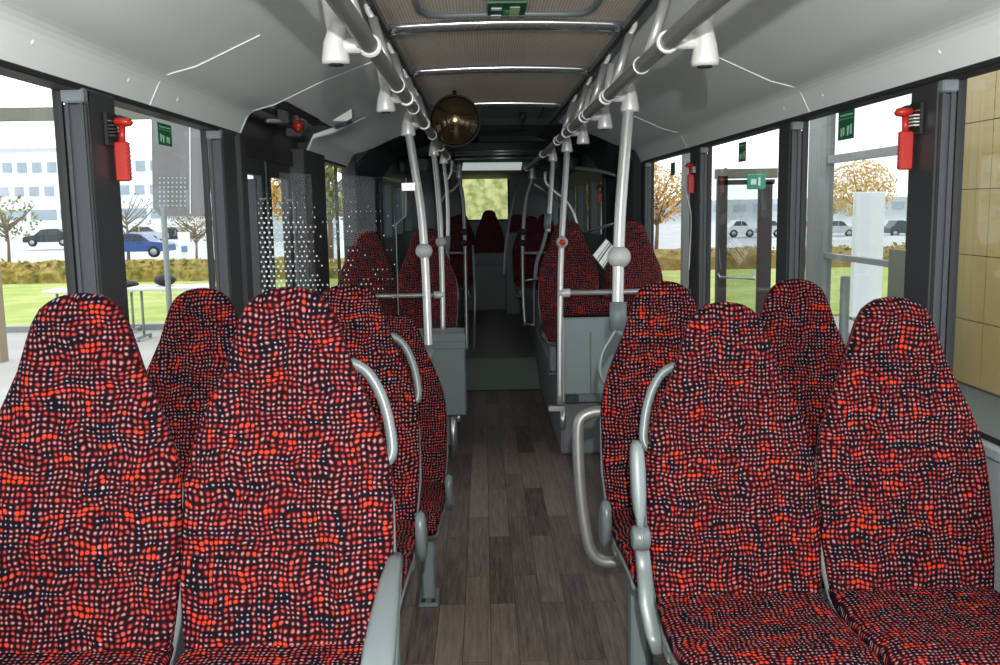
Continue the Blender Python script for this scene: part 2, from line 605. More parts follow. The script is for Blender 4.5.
def backrest_mesh():
    mb = MB()
    ds = [0, .003, .008, .016, .03, .045, .06, .08, .1, .13, .16, .2, .24, .28, .33, .39, .45, .52, .6, .66, .70, .74, .77, .79]
    rr = [back_ring(d, 0, 0, .036, .022) for d in ds]
    def uvf(i, j):
        n = len(rr[0])
        # front faces are mapped from straight ahead, the back mirrored
        p = rr[i][j % n]
        a = 2 * PI * j / n
        if j % n == 0: x = 0.0
        x = p.x if (a < PI / 2 or a > 3 * PI / 2) else math.copysign(.44 - abs(p.x), p.x if abs(p.x) > 1e-6 else 1)
        return (x, .8 - ds[i])
    mb.rings(rr, True, smooth=True, uvfn=uvf)
    return mb


def shell_mesh():
    mb = MB()
    ds = [.006, .016, .03, .06, .1, .16, .24, .33, .45, .6, .68, .74, .78, .80]
    rr = [back_ring(d, -.012 + .017 * min(1, max(0, (d - .3) / .2)), .026, .012, .010) for d in ds]
    mb.rings(rr, True, smooth=True)
    return mb


def cushion_path():
    # (y, z of top, half width, thickness)
    return [(.05, -.004, .196, .05), (.0, -.004, .204, .06), (-.06, -.006, .210, .068), (-.14, -.010, .214, .07), (-.24, -.008, .215, .072),
            (-.32, -.001, .212, .075), (-.38, -.004, .208, .078), (-.42, -.018, .203, .074), (-.445, -.045, .198, .06), (-.452, -.075, .19, .035)]


def cushion_ring(y, z, w, t, n=28):
    r = []
    for j in range(n):
        a = 2 * PI * j / n + PI / 2
        ca, sa = math.cos(a), math.sin(a)
        x = w * math.copysign(abs(ca) ** .5, ca)
        zz = (t / 2) * math.copysign(abs(sa) ** .7, sa)
        if sa > 0: zz -= .010 * (1 - (x / w) ** 2)
        r.append(Vector((x, y, z - t / 2 + zz)))
    return r


def cushion_mesh():
    mb = MB()
    P = cushion_path()
    rr = [cushion_ring(*p) for p in P]
    def uvf(i, j):
        p = rr[i][j % len(rr[0])]
        return (p.x, P[i][0] * 1.0 + 2.0 + (P[i][1] if i > 6 else 0))
    mb.rings(rr, True, smooth=True, uvfn=uvf)
    return mb


def pan_mesh():
    mb = MB()
    rr = [cushion_ring(y * .97 + .01, z - t * .72, w - .004, .05) for (y, z, w, t) in cushion_path()[:-1]]
    mb.rings(rr, True, smooth=True)
    return mb


seat_protos = {}
ME = {}
for key, fn in (('backrest', backrest_mesh), ('back_shell', shell_mesh), ('cushion', cushion_mesh), ('seat_pan', pan_mesh)):
    ME[key] = fn


def make_seat(head, side, label, group, handle=True, armrest=None, leg=True, cover=True, rz=0, base=FZ):
    """head = where the top of the headrest is; side = -1 when the aisle is on its left (seen from the front of the bus), +1 on its right, 0 none"""
    hx, hy, hz = head
    zs = hz - HT - base
    root = empty('bus_seat', (hx, hy - .17, base), rz)
    tag(root, label, 'seat', group)
    for key, mname in (('backrest', 'fabric'), ('back_shell', 'shell'), ('cushion', 'fabric'), ('seat_pan', 'shell')):
        if key not in seat_protos:
            seat_protos[key] = ME[key]().build(key, M[mname], root)
            o = seat_protos[key]
        else:
            o = seat_protos[key].copy(); COL.objects.link(o); o.parent = root
        o.location = (0, 0, zs)
    s = side if side else 1
    if leg and side:
        x = s * .135
        mb = MB()
        mb.box(x - .026, -.20, .012, x + .026, -.13, zs - .09, .008)
        mb.box(x - .04, -.25, 0, x + .04, -.08, .014, .004)
        mb.build('leg', M['leg'], root)
        MB().box(-.21 - (.38 if s > 0 else 0), -.19, zs - .115, .21 + (.38 if s < 0 else 0), -.12, zs - .07, .006).build('cross_beam', M['leg'], root)
        mb = MB()
        mb.box(x - .03, -.232, .012, x - .012, -.214, .024, .003)
        mb.build('bolt', M['black'], root)
        MB().box(x + .012, -.232, .012, x + .03, -.214, .024, .003).build('bolt', M['black'], root)
    if cover and side and not armrest:
        # rounded hinge cover on the aisle flank, between cushion and backrest
        mb = MB(); x0 = s * .214; rings = []
        for k, (dx, sc) in enumerate(((0, .9), (.016, 1.0), (.026, .86), (.030, .6))):
            r = []
            for j in range(18):
                a = 2 * PI * j / 18
                r.append((x0 + s * dx, -.10 + .055 * sc * math.cos(a) - .02 * math.sin(a), zs - .04 + .085 * sc * math.sin(a)))
            rings.append(r)
        mb.rings(rings, True, smooth=True)
        mb.build('hinge_cover', M['plastic'], root)
    if handle and side:
        yb = .03
        pts = [(s * x, lean(d) + yb, zs + HT - d) for x, d in ((.118, .168), (.136, .170), (.162, .188), (.186, .226), (.203, .275), (.212, .325), (.213, .352), (.206, .368), (.192, .368))]
        pp = smoothpath(pts, 6)
        mb = MB().tube(pp, .0118, 12)
        mb.build('grab_handle', M['plastic'], root)
    if armrest == 'down':
        mb = MB(); x = s * .222
        prof = [(.06, .115, .010, .012), (.05, .128, .014, .018), (.0, .130, .016, .022), (-.08, .124, .021, .024), (-.18, .108, .026, .022), (-.28, .088, .029, .02), (-.34, .07, .028, .018), (-.36, .06, .018, .014)]
        rings = []
        for (y, z, w, h) in prof:
            rings.append([(x + w * math.copysign(abs(math.cos(a)) ** .6, math.cos(a)), y, zs + z + h * math.copysign(abs(math.sin(a)) ** .6, math.sin(a))) for a in [2 * PI * k / 16 for k in range(16)]])
        mb.rings(rings, True, smooth=True)
        mb.build('armrest', M['plastic'], root)
        mb = MB().tube([(x, -.0, zs + .12), (x - s * .006, -.02, zs + .03), (x - s * .01, -.05, zs - .10)], .017, 12)
        mb.build('armrest_bracket', M['leg'], root)
    if armrest == 'up':
        x = s * .243
        yy = lambda d: lean(d) - .03
        mb = MB()
        rings = []
        for (d, w, h) in ((.335, .006, .012), (.342, .012, .018), (.36, .017, .022), (.40, .019, .024), (.46, .018, .024), (.50, .015, .022), (.52, .010, .018), (.54, .010, .016)):
            rings.append([(x + w * math.copysign(abs(math.cos(a)) ** .6, math.cos(a)), yy(d) - .01 + h * math.copysign(abs(math.sin(a)) ** .6, math.sin(a)), zs + HT - d) for a in [2 * PI * k / 16 for k in range(16)]])
        mb.rings(rings, True, smooth=True)
        mb.build('armrest', M['leg'], root)
        zz = zs + HT - .565
        kn = MB()
        kn.tube([(x - .022, yy(.56) - .01, zz), (x - .018, yy(.56) - .01, zz), (x + .018, yy(.56) - .01, zz), (x + .022, yy(.56) - .01, zz)], .03, 20, rs=[.022, .030, .030, .022])
        kn.tube([(x - .004, yy(.56) - .01, zz), (x + .004, yy(.56) - .01, zz)], .0315, 20)
        kn.build('armrest_pivot', M['plastic'], root)
        br = MB()
        P = [(x - s * .004, yy(.56) - .005, zz - .02, .017, .014), (x - s * .008, yy(.62) - .005, zz - .08, .019, .014), (x - s * .012, -.02, zz - .16, .020, .016), (x - s * .020, -.07, zz - .215, .020, .018), (x - s * .024, -.10, zz - .25, .013, .012)]
        rings = []
        for (px, py, pz, w, h) in P:
            rings.append([(px + w * math.copysign(abs(math.cos(a)) ** .5, math.cos(a)), py + h * math.copysign(abs(math.sin(a)) ** .5, math.sin(a)), pz + (.0)) for a in [2 * PI * k / 12 for k in range(12)]])
        br.rings(rings, True, smooth=True)
        br.build('armrest_bracket', M['plastic'], root)
    return root


GS = 'red and black patterned bus seats facing the camera'
S = []
ZL1, ZL2, ZL3 = 1.97, 2.92, 4.12
ZR1, ZR2 = 2.40, 3.06
ZF = 6.75
make_seat(A(288, 287, ZL1), 1, 'red patterned seat with lowered grey armrest, nearest one left of the aisle', GS, armrest='down')
make_seat(A(81, 293, ZL1), 0, 'large red patterned seat cut by the photo\'s left edge, nearest the left windows', GS)
make_seat(A(348, 284, ZL2), 1, 'red patterned aisle seat directly behind the one with the lowered armrest', GS)
make_seat(A(202, 288, ZL2), 0, 'red patterned window seat beside the left pillar, behind the nearest left pair', GS)
make_seat(A(396, 315, ZL3), 1, 'lower red patterned seat in third row left of the aisle, before the glass screen', GS, handle=False)
make_seat(A(724, 302, ZR1), -1, 'red patterned seat with folded-up grey armrest, nearest one right of the aisle', GS, armrest='up')
make_seat(A(892, 297, ZR1), 0, 'large red patterned seat nearest the beige tiled wall at the right', GS)
make_seat(A(663, 281, ZR2), -1, 'red patterned aisle seat behind the curved grey guard rail on the right', GS, handle=False)
make_seat(A(795, 279, ZR2), 0, 'red patterned window seat in second row by the right windows', GS)
for px, py, zc, sd, lb in ((567, 221, ZF, -1, 'dim red aisle seat behind the grey partition right of the aisle'),
                           (631, 221, ZF, 0, 'dim red window seat behind the thick right pole'),
                           (426, 228, ZF, 1, 'dim red aisle seat behind the grey console left of the aisle'),
                           (367, 229, ZF, 0, 'dark red window seat seen through the dotted glass screen')):
    make_seat(A(px, py, zc), sd, lb, GS, handle=False, leg=(sd != 0), cover=False, base=.28 if sd < 0 or px == 631 else .24)
for px, py, zc, sd, lb in ((530, 216, 11.0, -1, 'small dark seat beyond the articulation joint, right of the far aisle'),
                           (455, 216, 11.0, 1, 'small dark seat beyond the articulation joint, left of the far aisle')):
    make_seat(A(px, py, zc), sd, lb, GS, handle=False, leg=True, cover=False, base=.42)
for i, (px, lb) in enumerate(((489, 'dark seat in the middle of the rear bench, under the back window'),
                              (461, 'dark rear bench seat just left of the middle one'),
                              (517, 'dark rear bench seat just right of the middle one'),
                              (545, 'dark rear bench seat furthest to the right'))):
    make_seat(A(px, 210 if px == 489 else 214, 14.4), 0, lb, GS, handle=False, leg=False, cover=False, base=.62)

# ------------------------------------------------------------------ setting: bus body
XL, XR = -1.13, 1.33          # glass planes
IL, IR = -1.055, 1.268        # inner faces of the pillars
XC = .10
WT_Z = 1.775
PROF = [(-1.17, 1.775), (-1.12, 1.877), (-1.01, 1.905), (-.80, 2.0), (-.47, 2.12)]   # relative to the bus centre, left side


def floor_obj():
    mb = MB().box(XL - .05, -3.4, FZ - .06, XR + .05, 8.35, FZ)
    return struct(mb.build('floor', M['floor']), 'dark grey brown wood plank floor of the aisle')


floor_obj()
RA = MB().prism([(-.24, 8.3, FZ), (-.24, 9.0, -.02), (-.24, 9.0, -.26), (-.24, 8.3, -.26)], (.76, 0, 0))
tag(RA.build('ramp', M['ramp']), 'greenish rubber ramp across the aisle at the articulation joint', 'ramp')
struct(MB().box(-.24, 8.26, FZ, .52, 8.3, FZ + .004).build('trim_1', M['black']))
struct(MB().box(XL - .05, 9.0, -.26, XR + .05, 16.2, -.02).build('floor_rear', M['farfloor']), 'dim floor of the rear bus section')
# platforms beside the far aisle
struct(MB().box(.49, 6.0, FZ, XR - .02, 9.0, .28, .02).build('platform_right', M['platform']), 'grey raised platform right of the far aisle')
struct(MB().box(XL + .02, 6.3, FZ, -.235, 9.0, .24, .02).build('platform_left', M['platform']), 'grey raised platform left of the far aisle')
struct(MB().box(.52, 9.05, -.02, XR - .02, 13.2, .42, .02).build('platform_rear_right', M['platform']))
struct(MB().box(XL + .02, 9.05, -.02, -.30, 13.2, .42, .02).build('platform_rear_left', M['platform']))
struct(MB().box(XL + .02, 13.25, -.02, XR - .02, 15.8, .62, .02).build('platform_rear', M['platform']), 'raised platform under the rear bench')


# walls under the windows, above the windows
for nm, X, sgn in (('wall_left', XL, -1), ('wall_right', XR, 1)):
    mb = MB()
    x0, x1 = (X - .06, X + .02) if sgn < 0 else (X - .02, X + .06)
    if sgn < 0:
        mb.box(x0, -3.4, FZ - .06, x1, 4.10, .80); mb.box(x0, 6.25, FZ - .06, x1, 9.4, .80)
        mb.box(x0, -3.4, 1.80, x1 - .02, 9.4, 2.2)
    else:
        mb.box(x0, -3.4, FZ - .06, x1, 9.4, .80); mb.box(x0 + .02, -3.4, 1.80, x1, 9.4, 2.2)
    struct(mb.build(nm, M['sidegrey']))
struct(MB().box(XL, -1.2, .78, IL + .005, 4.05, .815, .006).build('sill_left', M['sidegrey']))
struct(MB().box(XR - .035, -1.2, .775, XR, 7.4, .81, .006).build('sill_right', M['sidegrey']), 'pale window sill along the right wall')

# coves (sloping side ceilings), built along the bus with the real profile
def cove(prof, y0, y1, mirror, name, label):
    mb = MB()
    n = max(1, int((y1 - y0) / 1.2))
    pr = []
    for i, (x, z) in enumerate(prof):
        pr.append((x, z))
    # rounded creases
    dense = []
    for i in range(len(pr)):
        if 0 < i < len(pr) - 1:
            a, b, c = Vector(pr[i - 1]), Vector(pr[i]), Vector(pr[i + 1])
            da, dc = (a - b).normalized() * .035, (c - b).normalized() * .035
            for t in (0, .25, .5, .75, 1):
                p = (b + da) * (1 - t) ** 2 + b * 2 * t * (1 - t) + (b + dc) * t * t
                dense.append((p.x, p.y))
        else:
            dense.append(pr[i])
    rings = []
    for k in range(n + 1):
        y = y0 + (y1 - y0) * k / n
        rings.append([((XC - x if mirror else XC + x), y, z) for x, z in dense] + [((XC - x if mirror else XC + x), y, z + .03) for x, z in reversed(dense)])
    mb.rings(rings, True, smooth=False)
    o = mb.build(name, M['cove'])
    for p in o.data.polygons: p.use_smooth = False
    return struct(o, label)


cove(PROF, -3.4, 4.22, False, 'ceiling_cove_left', 'light grey sloping ceiling panel over the left windows')
cove([(-.97, 1.923), (-.80, 2.0), (-.47, 2.12)], 4.22, 5.75, False, 'ceiling_cove_left_door', 'grey ceiling panel above the side door opening')
cove(PROF, 5.75, 7.55, False, 'ceiling_cove_left_far', 'grey ceiling panel past the side door')
cove(PROF, -3.4, 7.55, True, 'ceiling_cove_right', 'light grey sloping ceiling panel over the right windows')


def seam(y, mirror, i, a=0, b=4):
    mb = MB()
    pts = [(XC - x if mirror else XC + x, y, z - .0015) for k, (x, z) in enumerate(PROF)][a:b + 1]
    for p, q in zip(pts, pts[1:]):
        mb.obox(p, q, .0045, .004)
    return struct(mb.build('trim_%d' % i, M['covedge']))


seam(3.08, False, 2, 0, 3); seam(4.20, False, 3, 0, 4); seam(3.64, True, 4, 0, 3); seam(5.8, True, 5, 0, 3); seam(5.77, False, 6, 0, 3)
# little round studs in the coves
k = 0
for px, py, sd in ((32, 42, -1), (128, 80, -1), (177, 100, -1), (940, 52, 1), (823, 95, 1), (784, 108, 1)):
    zc = 2.6 if sd < 0 else 3.0
    # find the cove's lower face under the pixel
    o_, d_ = ray(px, py)
    a = Vector((XC + sd * 1.17, 0, 1.775)); b_ = Vector((XC + sd * 1.12, 0, 1.885))
    nn = Vector((b_.z - a.z, 0, -(b_.x - a.x)))
    t = (a - o_).dot(nn) / d_.dot(nn)
    p = o_ + d_ * t
    nrm = nn.normalized(); nrm = nrm if nrm.x * sd < 0 else -nrm
    tag(MB().tube([p - nrm * .003, p + nrm * .002, p + nrm * .004], .008, 12, rs=[.008, .008, .003]).build('fixing_cap', M['covedge']),
        'small pale round cap in the %s' % {32: 'left ceiling panel near the photo corner', 128: 'left ceiling panel above the front pillar', 177: 'left ceiling panel past its first seam',
                                            940: 'right ceiling panel above the front pillar', 823: 'right ceiling panel above its seam', 784: 'right ceiling panel past its seam'}[px], 'cap', 'round caps in the ceiling panels')

# centre ceiling
CZ = 2.12
def arch(x):  # slight crown
    return CZ + .016 * (1 - ((x - XC) / .47) ** 2)


mb = MB(); xs = [XC - .47 + .94 * i / 12 for i in range(13)]
rings = []
for y in (-3.4, 6.6):
    rings.append([(x, y, arch(x)) for x in xs] + [(x, y, arch(x) + .03) for x in reversed(xs)])
mb.rings(rings, True, smooth=False)
struct(mb.build('ceiling', M['liner']), 'beige finely perforated centre ceiling of the bus')
mb = MB(); rings = []
for y in (6.6, 9.42):
    rings.append([(x, y, arch(x) + .01) for x in xs] + [(x, y, arch(x) + .04) for x in reversed(xs)])
mb.rings(rings, True)
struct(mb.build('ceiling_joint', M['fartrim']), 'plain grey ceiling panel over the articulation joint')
# raised frame line on it
mb = MB().tube(smoothpath([(-.24, 6.2, CZ + .015), (-.24, 8.2, CZ + .015), (-.15, 8.7, CZ + .02), (.1, 8.78, CZ + .03), (.35, 8.7, CZ + .02), (.44, 8.2, CZ + .015), (.44, 6.2, CZ + .015)], 6), .008, 6)
struct(mb.build('trim_7', M['dark']))
# side tracks along the centre panel
for i, (x0, x1) in enumerate(((XC - .50, XC - .44), (XC + .44, XC + .50))):
    mb = MB().box(x0, -3.4, CZ - .028, x1, 7.6, CZ + .02, .006)
    tag(mb.build('ceiling_track', M['bluegrey']), 'blue-grey track along the %s edge of the beige ceiling' % ('left' if i == 0 else 'right'), 'ceiling track', 'long tracks beside the centre ceiling')
    xx = x1 - .012 if i == 0 else x0 - .002
    struct(MB().box(xx, -3.4, CZ - .036, xx + .014, 7.6, CZ - .026).build('trim_%d' % (8 + i), M['black']))
# cross bars
for zc, py, lb in ((3.51, 33, 'wide polished cross bar on the ceiling, just behind the roof hatch'), (4.62, 78, 'polished cross bar on the ceiling between the hatch bar and the round mirror'),
                   (6.15, 110, 'thin bright cross bar on the ceiling beside the round mirror')):
    y = A(500, py, zc).y
    mb = MB(); n = 14
    w = {33: .095, 78: .075, 110: .05}[py]
    path = []
    for i in range(n + 1):
        x = XC - .455 + .91 * i / n
        path.append(Vector((x, y, arch(x) - .012)))
    prof = [(-.5, .012), (-.46, -.006), (-.3, -.016), (0, -.02), (.3, -.016), (.46, -.006), (.5, .012)]
    rings = [[(p.x, p.y + a * w, p.z + b) for a, b in prof] for p in path]
    mb.rings(rings, True, smooth=True)
    tag(mb.build('ceiling_bar', M['chrome']), lb, 'ceiling bar', 'bright cross bars on the ceiling')

# roof hatch frame
mb = MB(); hx0, hx1, hy1 = XC - .31, XC + .30, 3.46
hp = [(hx0, 2.1, 0), (hx0, hy1 - .12, 0), (hx0 + .025, hy1 - .03, 0), (hx0 + .09, hy1, 0), (XC, hy1, 0), (hx1 - .09, hy1, 0), (hx1 - .025, hy1 - .03, 0), (hx1, hy1 - .12, 0), (hx1, 2.1, 0)]
hp = [(x, y, arch(x) - .006) for x, y, _ in hp]
mb.tube(hp, .012, 8)
ht = empty('roof_hatch', (XC, 2.5, CZ)); tag(ht, 'rounded rectangular roof hatch outline in the beige ceiling', 'hatch')
h = mb.build('hatch_frame', M['bluegrey']); h.parent = ht; h.matrix_parent_inverse = Matrix.Translation((-XC, -2.5, -CZ))
mb = MB().box(hx0 + .012, 1.9, CZ + .012, hx1 - .012, hy1 - .014, CZ + .022)
# exit sign flat under the hatch
c0 = AZ(487.5, 4.5, CZ - .002); c1 = AZ(524, 19.0, CZ - .002)
x0, x1, y0, y1 = c0.x, c1.x, min(c0.y, c1.y), max(c0.y, c1.y)
zt = CZ + .002
es = empty('exit_sign', ((x0 + x1) / 2, (y0 + y1) / 2, zt)); tag(es, 'green emergency exit pictogram sign on the beige ceiling hatch', 'sign')
inv = Matrix.Translation(-Vector(es.location))


def part(mb, name, m, parent, **kw):
    """part given in world coordinates under a placed parent"""
    loc = Vector(parent.location)
    o = mb.build(name, m, parent, **kw)
    for v in o.data.vertices: v.co -= loc
    return o


part(MB().box(x0, y0, zt, x1, y1, zt + .006), 'sign_plate', M['green'], es)
W_, H_ = x1 - x0, y1 - y0


def sg(u0, v0, u1, v1):   # v measured down the sign as seen
    return MB().box(x0 + W_ * u0, y0 + H_ * v0, zt - .002, x0 + W_ * u1, y0 + H_ * v1, zt)


m_ = sg(.10, .30, .37, .44); m_._add(*[(lambda q: (q.v, q.f))(sg(.10, .78, .37, .96))][0])
part(m_, 'pictogram', M['white'], es)
m_ = sg(.58, .25, .84, .95)
part(m_, 'pictogram', mat('pale_green', srgb(170, 196, 150), .5), es)
m_ = MB().prism([(x0 + W_ * .40, y0 + H_ * .6, zt - .002), (x0 + W_ * .48, y0 + H_ * .35, zt - .002), (x0 + W_ * .48, y0 + H_ * .5, zt - .002), (x0 + W_ * .57, y0 + H_ * .5, zt - .002), (x0 + W_ * .57, y0 + H_ * .7, zt - .002), (x0 + W_ * .48, y0 + H_ * .7, zt - .002), (x0 + W_ * .48, y0 + H_ * .85, zt - .002)], (0, 0, .002))
part(m_, 'pictogram', mat('mid_green', srgb(80, 150, 100), .5), es)

# round mirror
mc = A(455, 121, 5.4)
mr = empty('dome_mirror', mc); tag(mr, 'round brownish convex mirror hanging from the ceiling beside the left rail', 'mirror')
mb = MB(); R = .143; fw = (Vector((0, 0, EYE)) - mc).normalized()
sx = fw.cross(Vector((0, 0, 1))).normalized(); sz = sx.cross(fw).normalized()
rings = []
for i in range(1, 10):
    a = i / 9 * .62
    rings.append([fw * (math.cos(a) - math.cos(.62)) * .22 + (sx * math.cos(2 * PI * k / 36) + sz * math.sin(2 * PI * k / 36)) * R * math.sin(a) / math.sin(.62) for k in range(36)])
mb.rings(rings, True, smooth=True)
mb.build('mirror_glass', M['mirror'], mr)
mb = MB(); ring = [(sx * math.cos(2 * PI * k / 36) + sz * math.sin(2 * PI * k / 36)) * (R + .002) for k in range(37)]
mb.tube(ring, .006, 8); mb.build('rim', M['black'], mr)
mb = MB().rings([[p - fw * .0 for p in ring[:-1]], [p * .7 - fw * .04 for p in ring[:-1]]], True, smooth=True)
mb.tube([(0, .03, .0), (0, .04, CZ - mc.z)], .012, 8)
mb.build('back_cup', M['black'], mr)

# small dark hook on the joint ceiling
p = A(523, 118, 6.6)
tag(MB().tube([p + Vector((0, 0, .04)), p, p + Vector((0, 0, -.03))], .02, 10, rs=[.03, .02, .008]).build('ceiling_hook', M['black']), 'small black catch on the grey ceiling right of the round mirror', 'catch')


# ------------------------------------------------------------------ window band
def wall_pillar(i, side, y0, y1, cover=True, label=None):
    root = empty('pillar', (XL if side < 0 else XR, y0, .8))
    root['kind'] = 'structure'
    if label: root['label'] = label
    a, b = (XL + .012, IL) if side < 0 else (IR, XR - .014)
    part(MB().box(a, y0 + .002, .80, b, y1, 1.775, .004), 'pillar_side', M['pillar_dark'], root)
    # lighter front cover with raised beads and cap
    mb = MB().box(a + .004, y0 - .014, .80, b + (-.004 if side > 0 else .004) * 0, y0 + .004, 1.735, .004)
    xa, xb = (a + .012, b - .004) if side < 0 else (a + .004, b - .012)
    mb.box(xb - .008, y0 - .020, .80, xb, y0 - .012, 1.735); mb.box(xa, y0 - .020, .80, xa + .008, y0 - .012, 1.735)
    part(mb, 'pillar_cover', M['pillar'], root)
    part(MB().box(a + .002, y0 - .024, 1.735, b, y0 + .02, 1.775, .005), 'pillar_cap', M['bluegrey'], root)
    return root


def gap(px, X):     # depth (world Y) at which the plane X is seen in column px
    return AX(px, 250, X).y


YL = [(gap(98, IL), gap(125, IL)), (gap(229, IL), gap(241, IL))]
YR = [(gap(931, IR), gap(905, IR)), (gap(787, IR), gap(776, IR)), (gap(698, IR), gap(689, IR)), (7.35, 7.6)]
for i, (a, b) in enumerate(YL):
    wall_pillar(i, -1, a, b, label=['dark window pillar with red hammer, nearest on the left', 'dark window pillar just before the side door'][i])
for i, (a, b) in enumerate(YR):
    wall_pillar(i, 1, a, b, label=['dark window pillar with red hammer, nearest on the right', 'second dark window pillar on the right', 'third dark window pillar on the right', 'last pillar on the right before the joint'][i])


def window(n, side, y0, y1, z0=.815, z1=1.785, m='glass', label=None):
    X = XL if side < 0 else XR
    root = empty('window_%d' % n, (X, (y0 + y1) / 2, z0)); struct(root, label)
    mb = MB(); t = .012
    xa, xb = X - .012, X + .012
    mb.box(xa, y0, z1 - .012, xb + .0, y1, z1 + .02); mb.box(xa, y0, z0 - .02, xb, y1, z0 + t)
    mb.box(xa, y0, z0 + t, xb, y0 + t, z1 - .012); mb.box(xa, y1 - t, z0 + t, xb, y1, z1 - .012)
    part(mb, 'window_frame', M['black'], root)
    part(MB().quad((X, y0 + t, z0 + t), (X, y1 - t, z0 + t), (X, y1 - t, z1 - .012), (X, y0 + t, z1 - .012)), 'pane', M[m], root)
    return root


window(1, -1, -1.2, YL[0][0], label='nearest left window')
window(2, -1, YL[0][1], YL[1][0], label='left window with green sticker, second from the camera')
window(3, -1, 6.28, 7.3, label='left window past the side door')
window(4, 1, -1.2, YR[0][0], label='right window onto the beige tiles')
window(5, 1, YR[0][1], YR[1][0], label='right window onto the white panel and parked cars')
window(6, 1, YR[1][1], YR[2][0], label='right window onto the hall door')
window(7, 1, YR[2][1], YR[3][0], label='far right window onto lawn and road')
for sd, X, nm in ((-1, XL, 'left'), (1, XR, 'right')):
    struct(MB().box(X - .05, -3.4, .8, X + .05, -1.22, 1.8).build('trim_%d' % (20 + sd), M['dark']))
fw_ = MB(); fw_.box(XL - .05, -3.45, FZ, XR + .05, -3.4, .9); fw_.box(XL - .05, -3.45, 1.75, XR + .05, -3.4, 2.2)
struct(fw_.build('wall_front', M['sidegrey']))
fw_ = empty('window_17', (XC, -3.42, .9)); struct(fw_, 'windscreen')
part(MB().quad((XL, -3.42, .9), (XR, -3.42, .9), (XR, -3.42, 1.75), (XL, -3.42, 1.75)), 'pane', M['glass'], fw_)
# black band over the windows
for i, (x0, x1) in enumerate(((XL, XC - 1.16), (XC + 1.16, XR))):
    if i == 0:
        struct(MB().box(x0, -1.2, 1.768, x1, 4.16, 1.785, .003).build('trim_10', M['black']))
        struct(MB().box(x0, 6.2, 1.768, x1, 7.4, 1.785, .003).build('trim_12', M['black']))
    else:
        struct(MB().box(x0, -1.2, 1.768, x1, 7.4, 1.785, .003).build('trim_11', M['black']))

# green window stickers
for n, (px0, py0, px1, py1, X, lb) in enumerate(((157, 122, 172, 147, XL + .004, 'green sticker on the left window'), (839, 112, 854, 138, XR - .004, 'green sticker on the right window above the white panel'),
                                         (739, 143, 746, 161, XR - .004, 'green sticker on the right window above the hall door'), (671, 163, 675, 175, XR - .004, 'tiny green sticker on the far right window'))):
    a = AX(px0, py0, X); b = AX(px1, py1, X)
    y0, y1 = min(a.y, b.y), max(a.y, b.y); z1, z0 = a.z, b.z
    st = empty('window_sticker', (X, (y0 + y1) / 2, z0)); tag(st, lb, 'sticker', 'green emergency stickers on the panes')
    e = .0015 if X < 0 else -.0015
    part(MB().box(min(X, X + e), y0, z0, max(X, X + e), y1, z1), 'sticker_film', M['green'], st)
    w, hh = y1 - y0, z1 - z0
    X2 = X + e
    mb = MB()
    def bb(u0, v0, u1, v1): mb.box(min(X2, X2 + e), y0 + w * u0, z0 + hh * v0, max(X2, X2 + e), y0 + w * u1, z0 + hh * v1)
    bb(.08, .70, .92, .72); bb(.12, .80, .88, .86); bb(.15, .15, .22, .5); bb(.3, .3, .42, .45); bb(.34, .12, .40, .3); bb(.6, .15, .66, .42); bb(.72, .3, .82, .4); bb(.74, .12, .8, .3)
    if n < 3: part(mb, 'sticker_print', mat('print_green%d' % n, srgb(150, 200, 170), .5), st)


# emergency hammers
def hammer(side, yc, ztop, label, sc=1.0):
    s = 1 if side < 0 else -1        # direction into the bus
    X = IL if side < 0 else IR
    root = empty('emergency_hammer', (X, yc, ztop)); tag(root, label, 'hammer', 'red emergency hammers on the window pillars')
    L = lambda mb, nm, m: mb.build(nm, M[m], root)
    def bx(mb, a, y0, z0, b, y1, z1, bev=.003):
        return mb.box(min(a * s, b * s), y0, z0, max(a * s, b * s), y1, z1, bev)
    root.scale = (1, 1, .72)
    L(bx(MB(), 0, -.05, -.11, .012, .03, .02), 'back_plate', 'black')
    mb = MB()
    for k in range(4):
        bx(mb, .012, -.045, -.075 + k * .013, .03, -.012, -.068 + k * .013, .001)
    L(mb, 'key_block', 'cast' if side > 0 else 'pillar')
    mb = bx(MB(), .008, -.008, -.245, .048, .016, -.09, .005)
    o = L(mb, 'holder', 'red')
    mb = MB()
    for k in range(9):
        bx(mb, .046, -.010, -.235 + k * .0165, .052, .006, -.227 + k * .0165, .0015)
    L(mb, 'holder_ribs', 'red')
    mb = MB().tube([(s * .03, .004, -.10), (s * .032, .004, -.03)], .010, 10)
    L(mb, 'hammer_handle', 'red')
    mb = MB().tube([(s * .012, .004, -.012), (s * .018, .004, -.012), (s * .048, .004, -.016), (s * .060, .004, -.022)], .016, 12, rs=[.009, .016, .019, .010])
    L(mb, 'hammer_head', 'red')
    mb = MB().tube([(s * .005, .004, -.008), (s * .028, .004, .004), (s * .058, .004, -.008)], .012, 10, rs=[.006, .010, .006])
    L(mb, 'hammer_cap', 'black')
    L(MB().tube([(s * .014, -.045, -.014), (s * .014, -.005, -.014)], .0025, 6), 'steel_pin', 'steel')
    return root


p = AX(120, 120, IL + .03)
hammer(-1, p.y, p.z + .005, 'red emergency hammer on the nearest left window pillar')
p = AX(907, 110, IR - .03)
hammer(1, p.y, p.z + .005, 'red emergency hammer on the nearest right window pillar')
p = AX(691, 164, IR - .03)
hammer(1, p.y, p.z + .003, 'small red emergency hammer on the third right pillar')
p = A(594, 186, 9.9)
hh_ = hammer(1, p.y, p.z, 'tiny red emergency hammer far back on the right side')
p = AX(119, 170, IL)

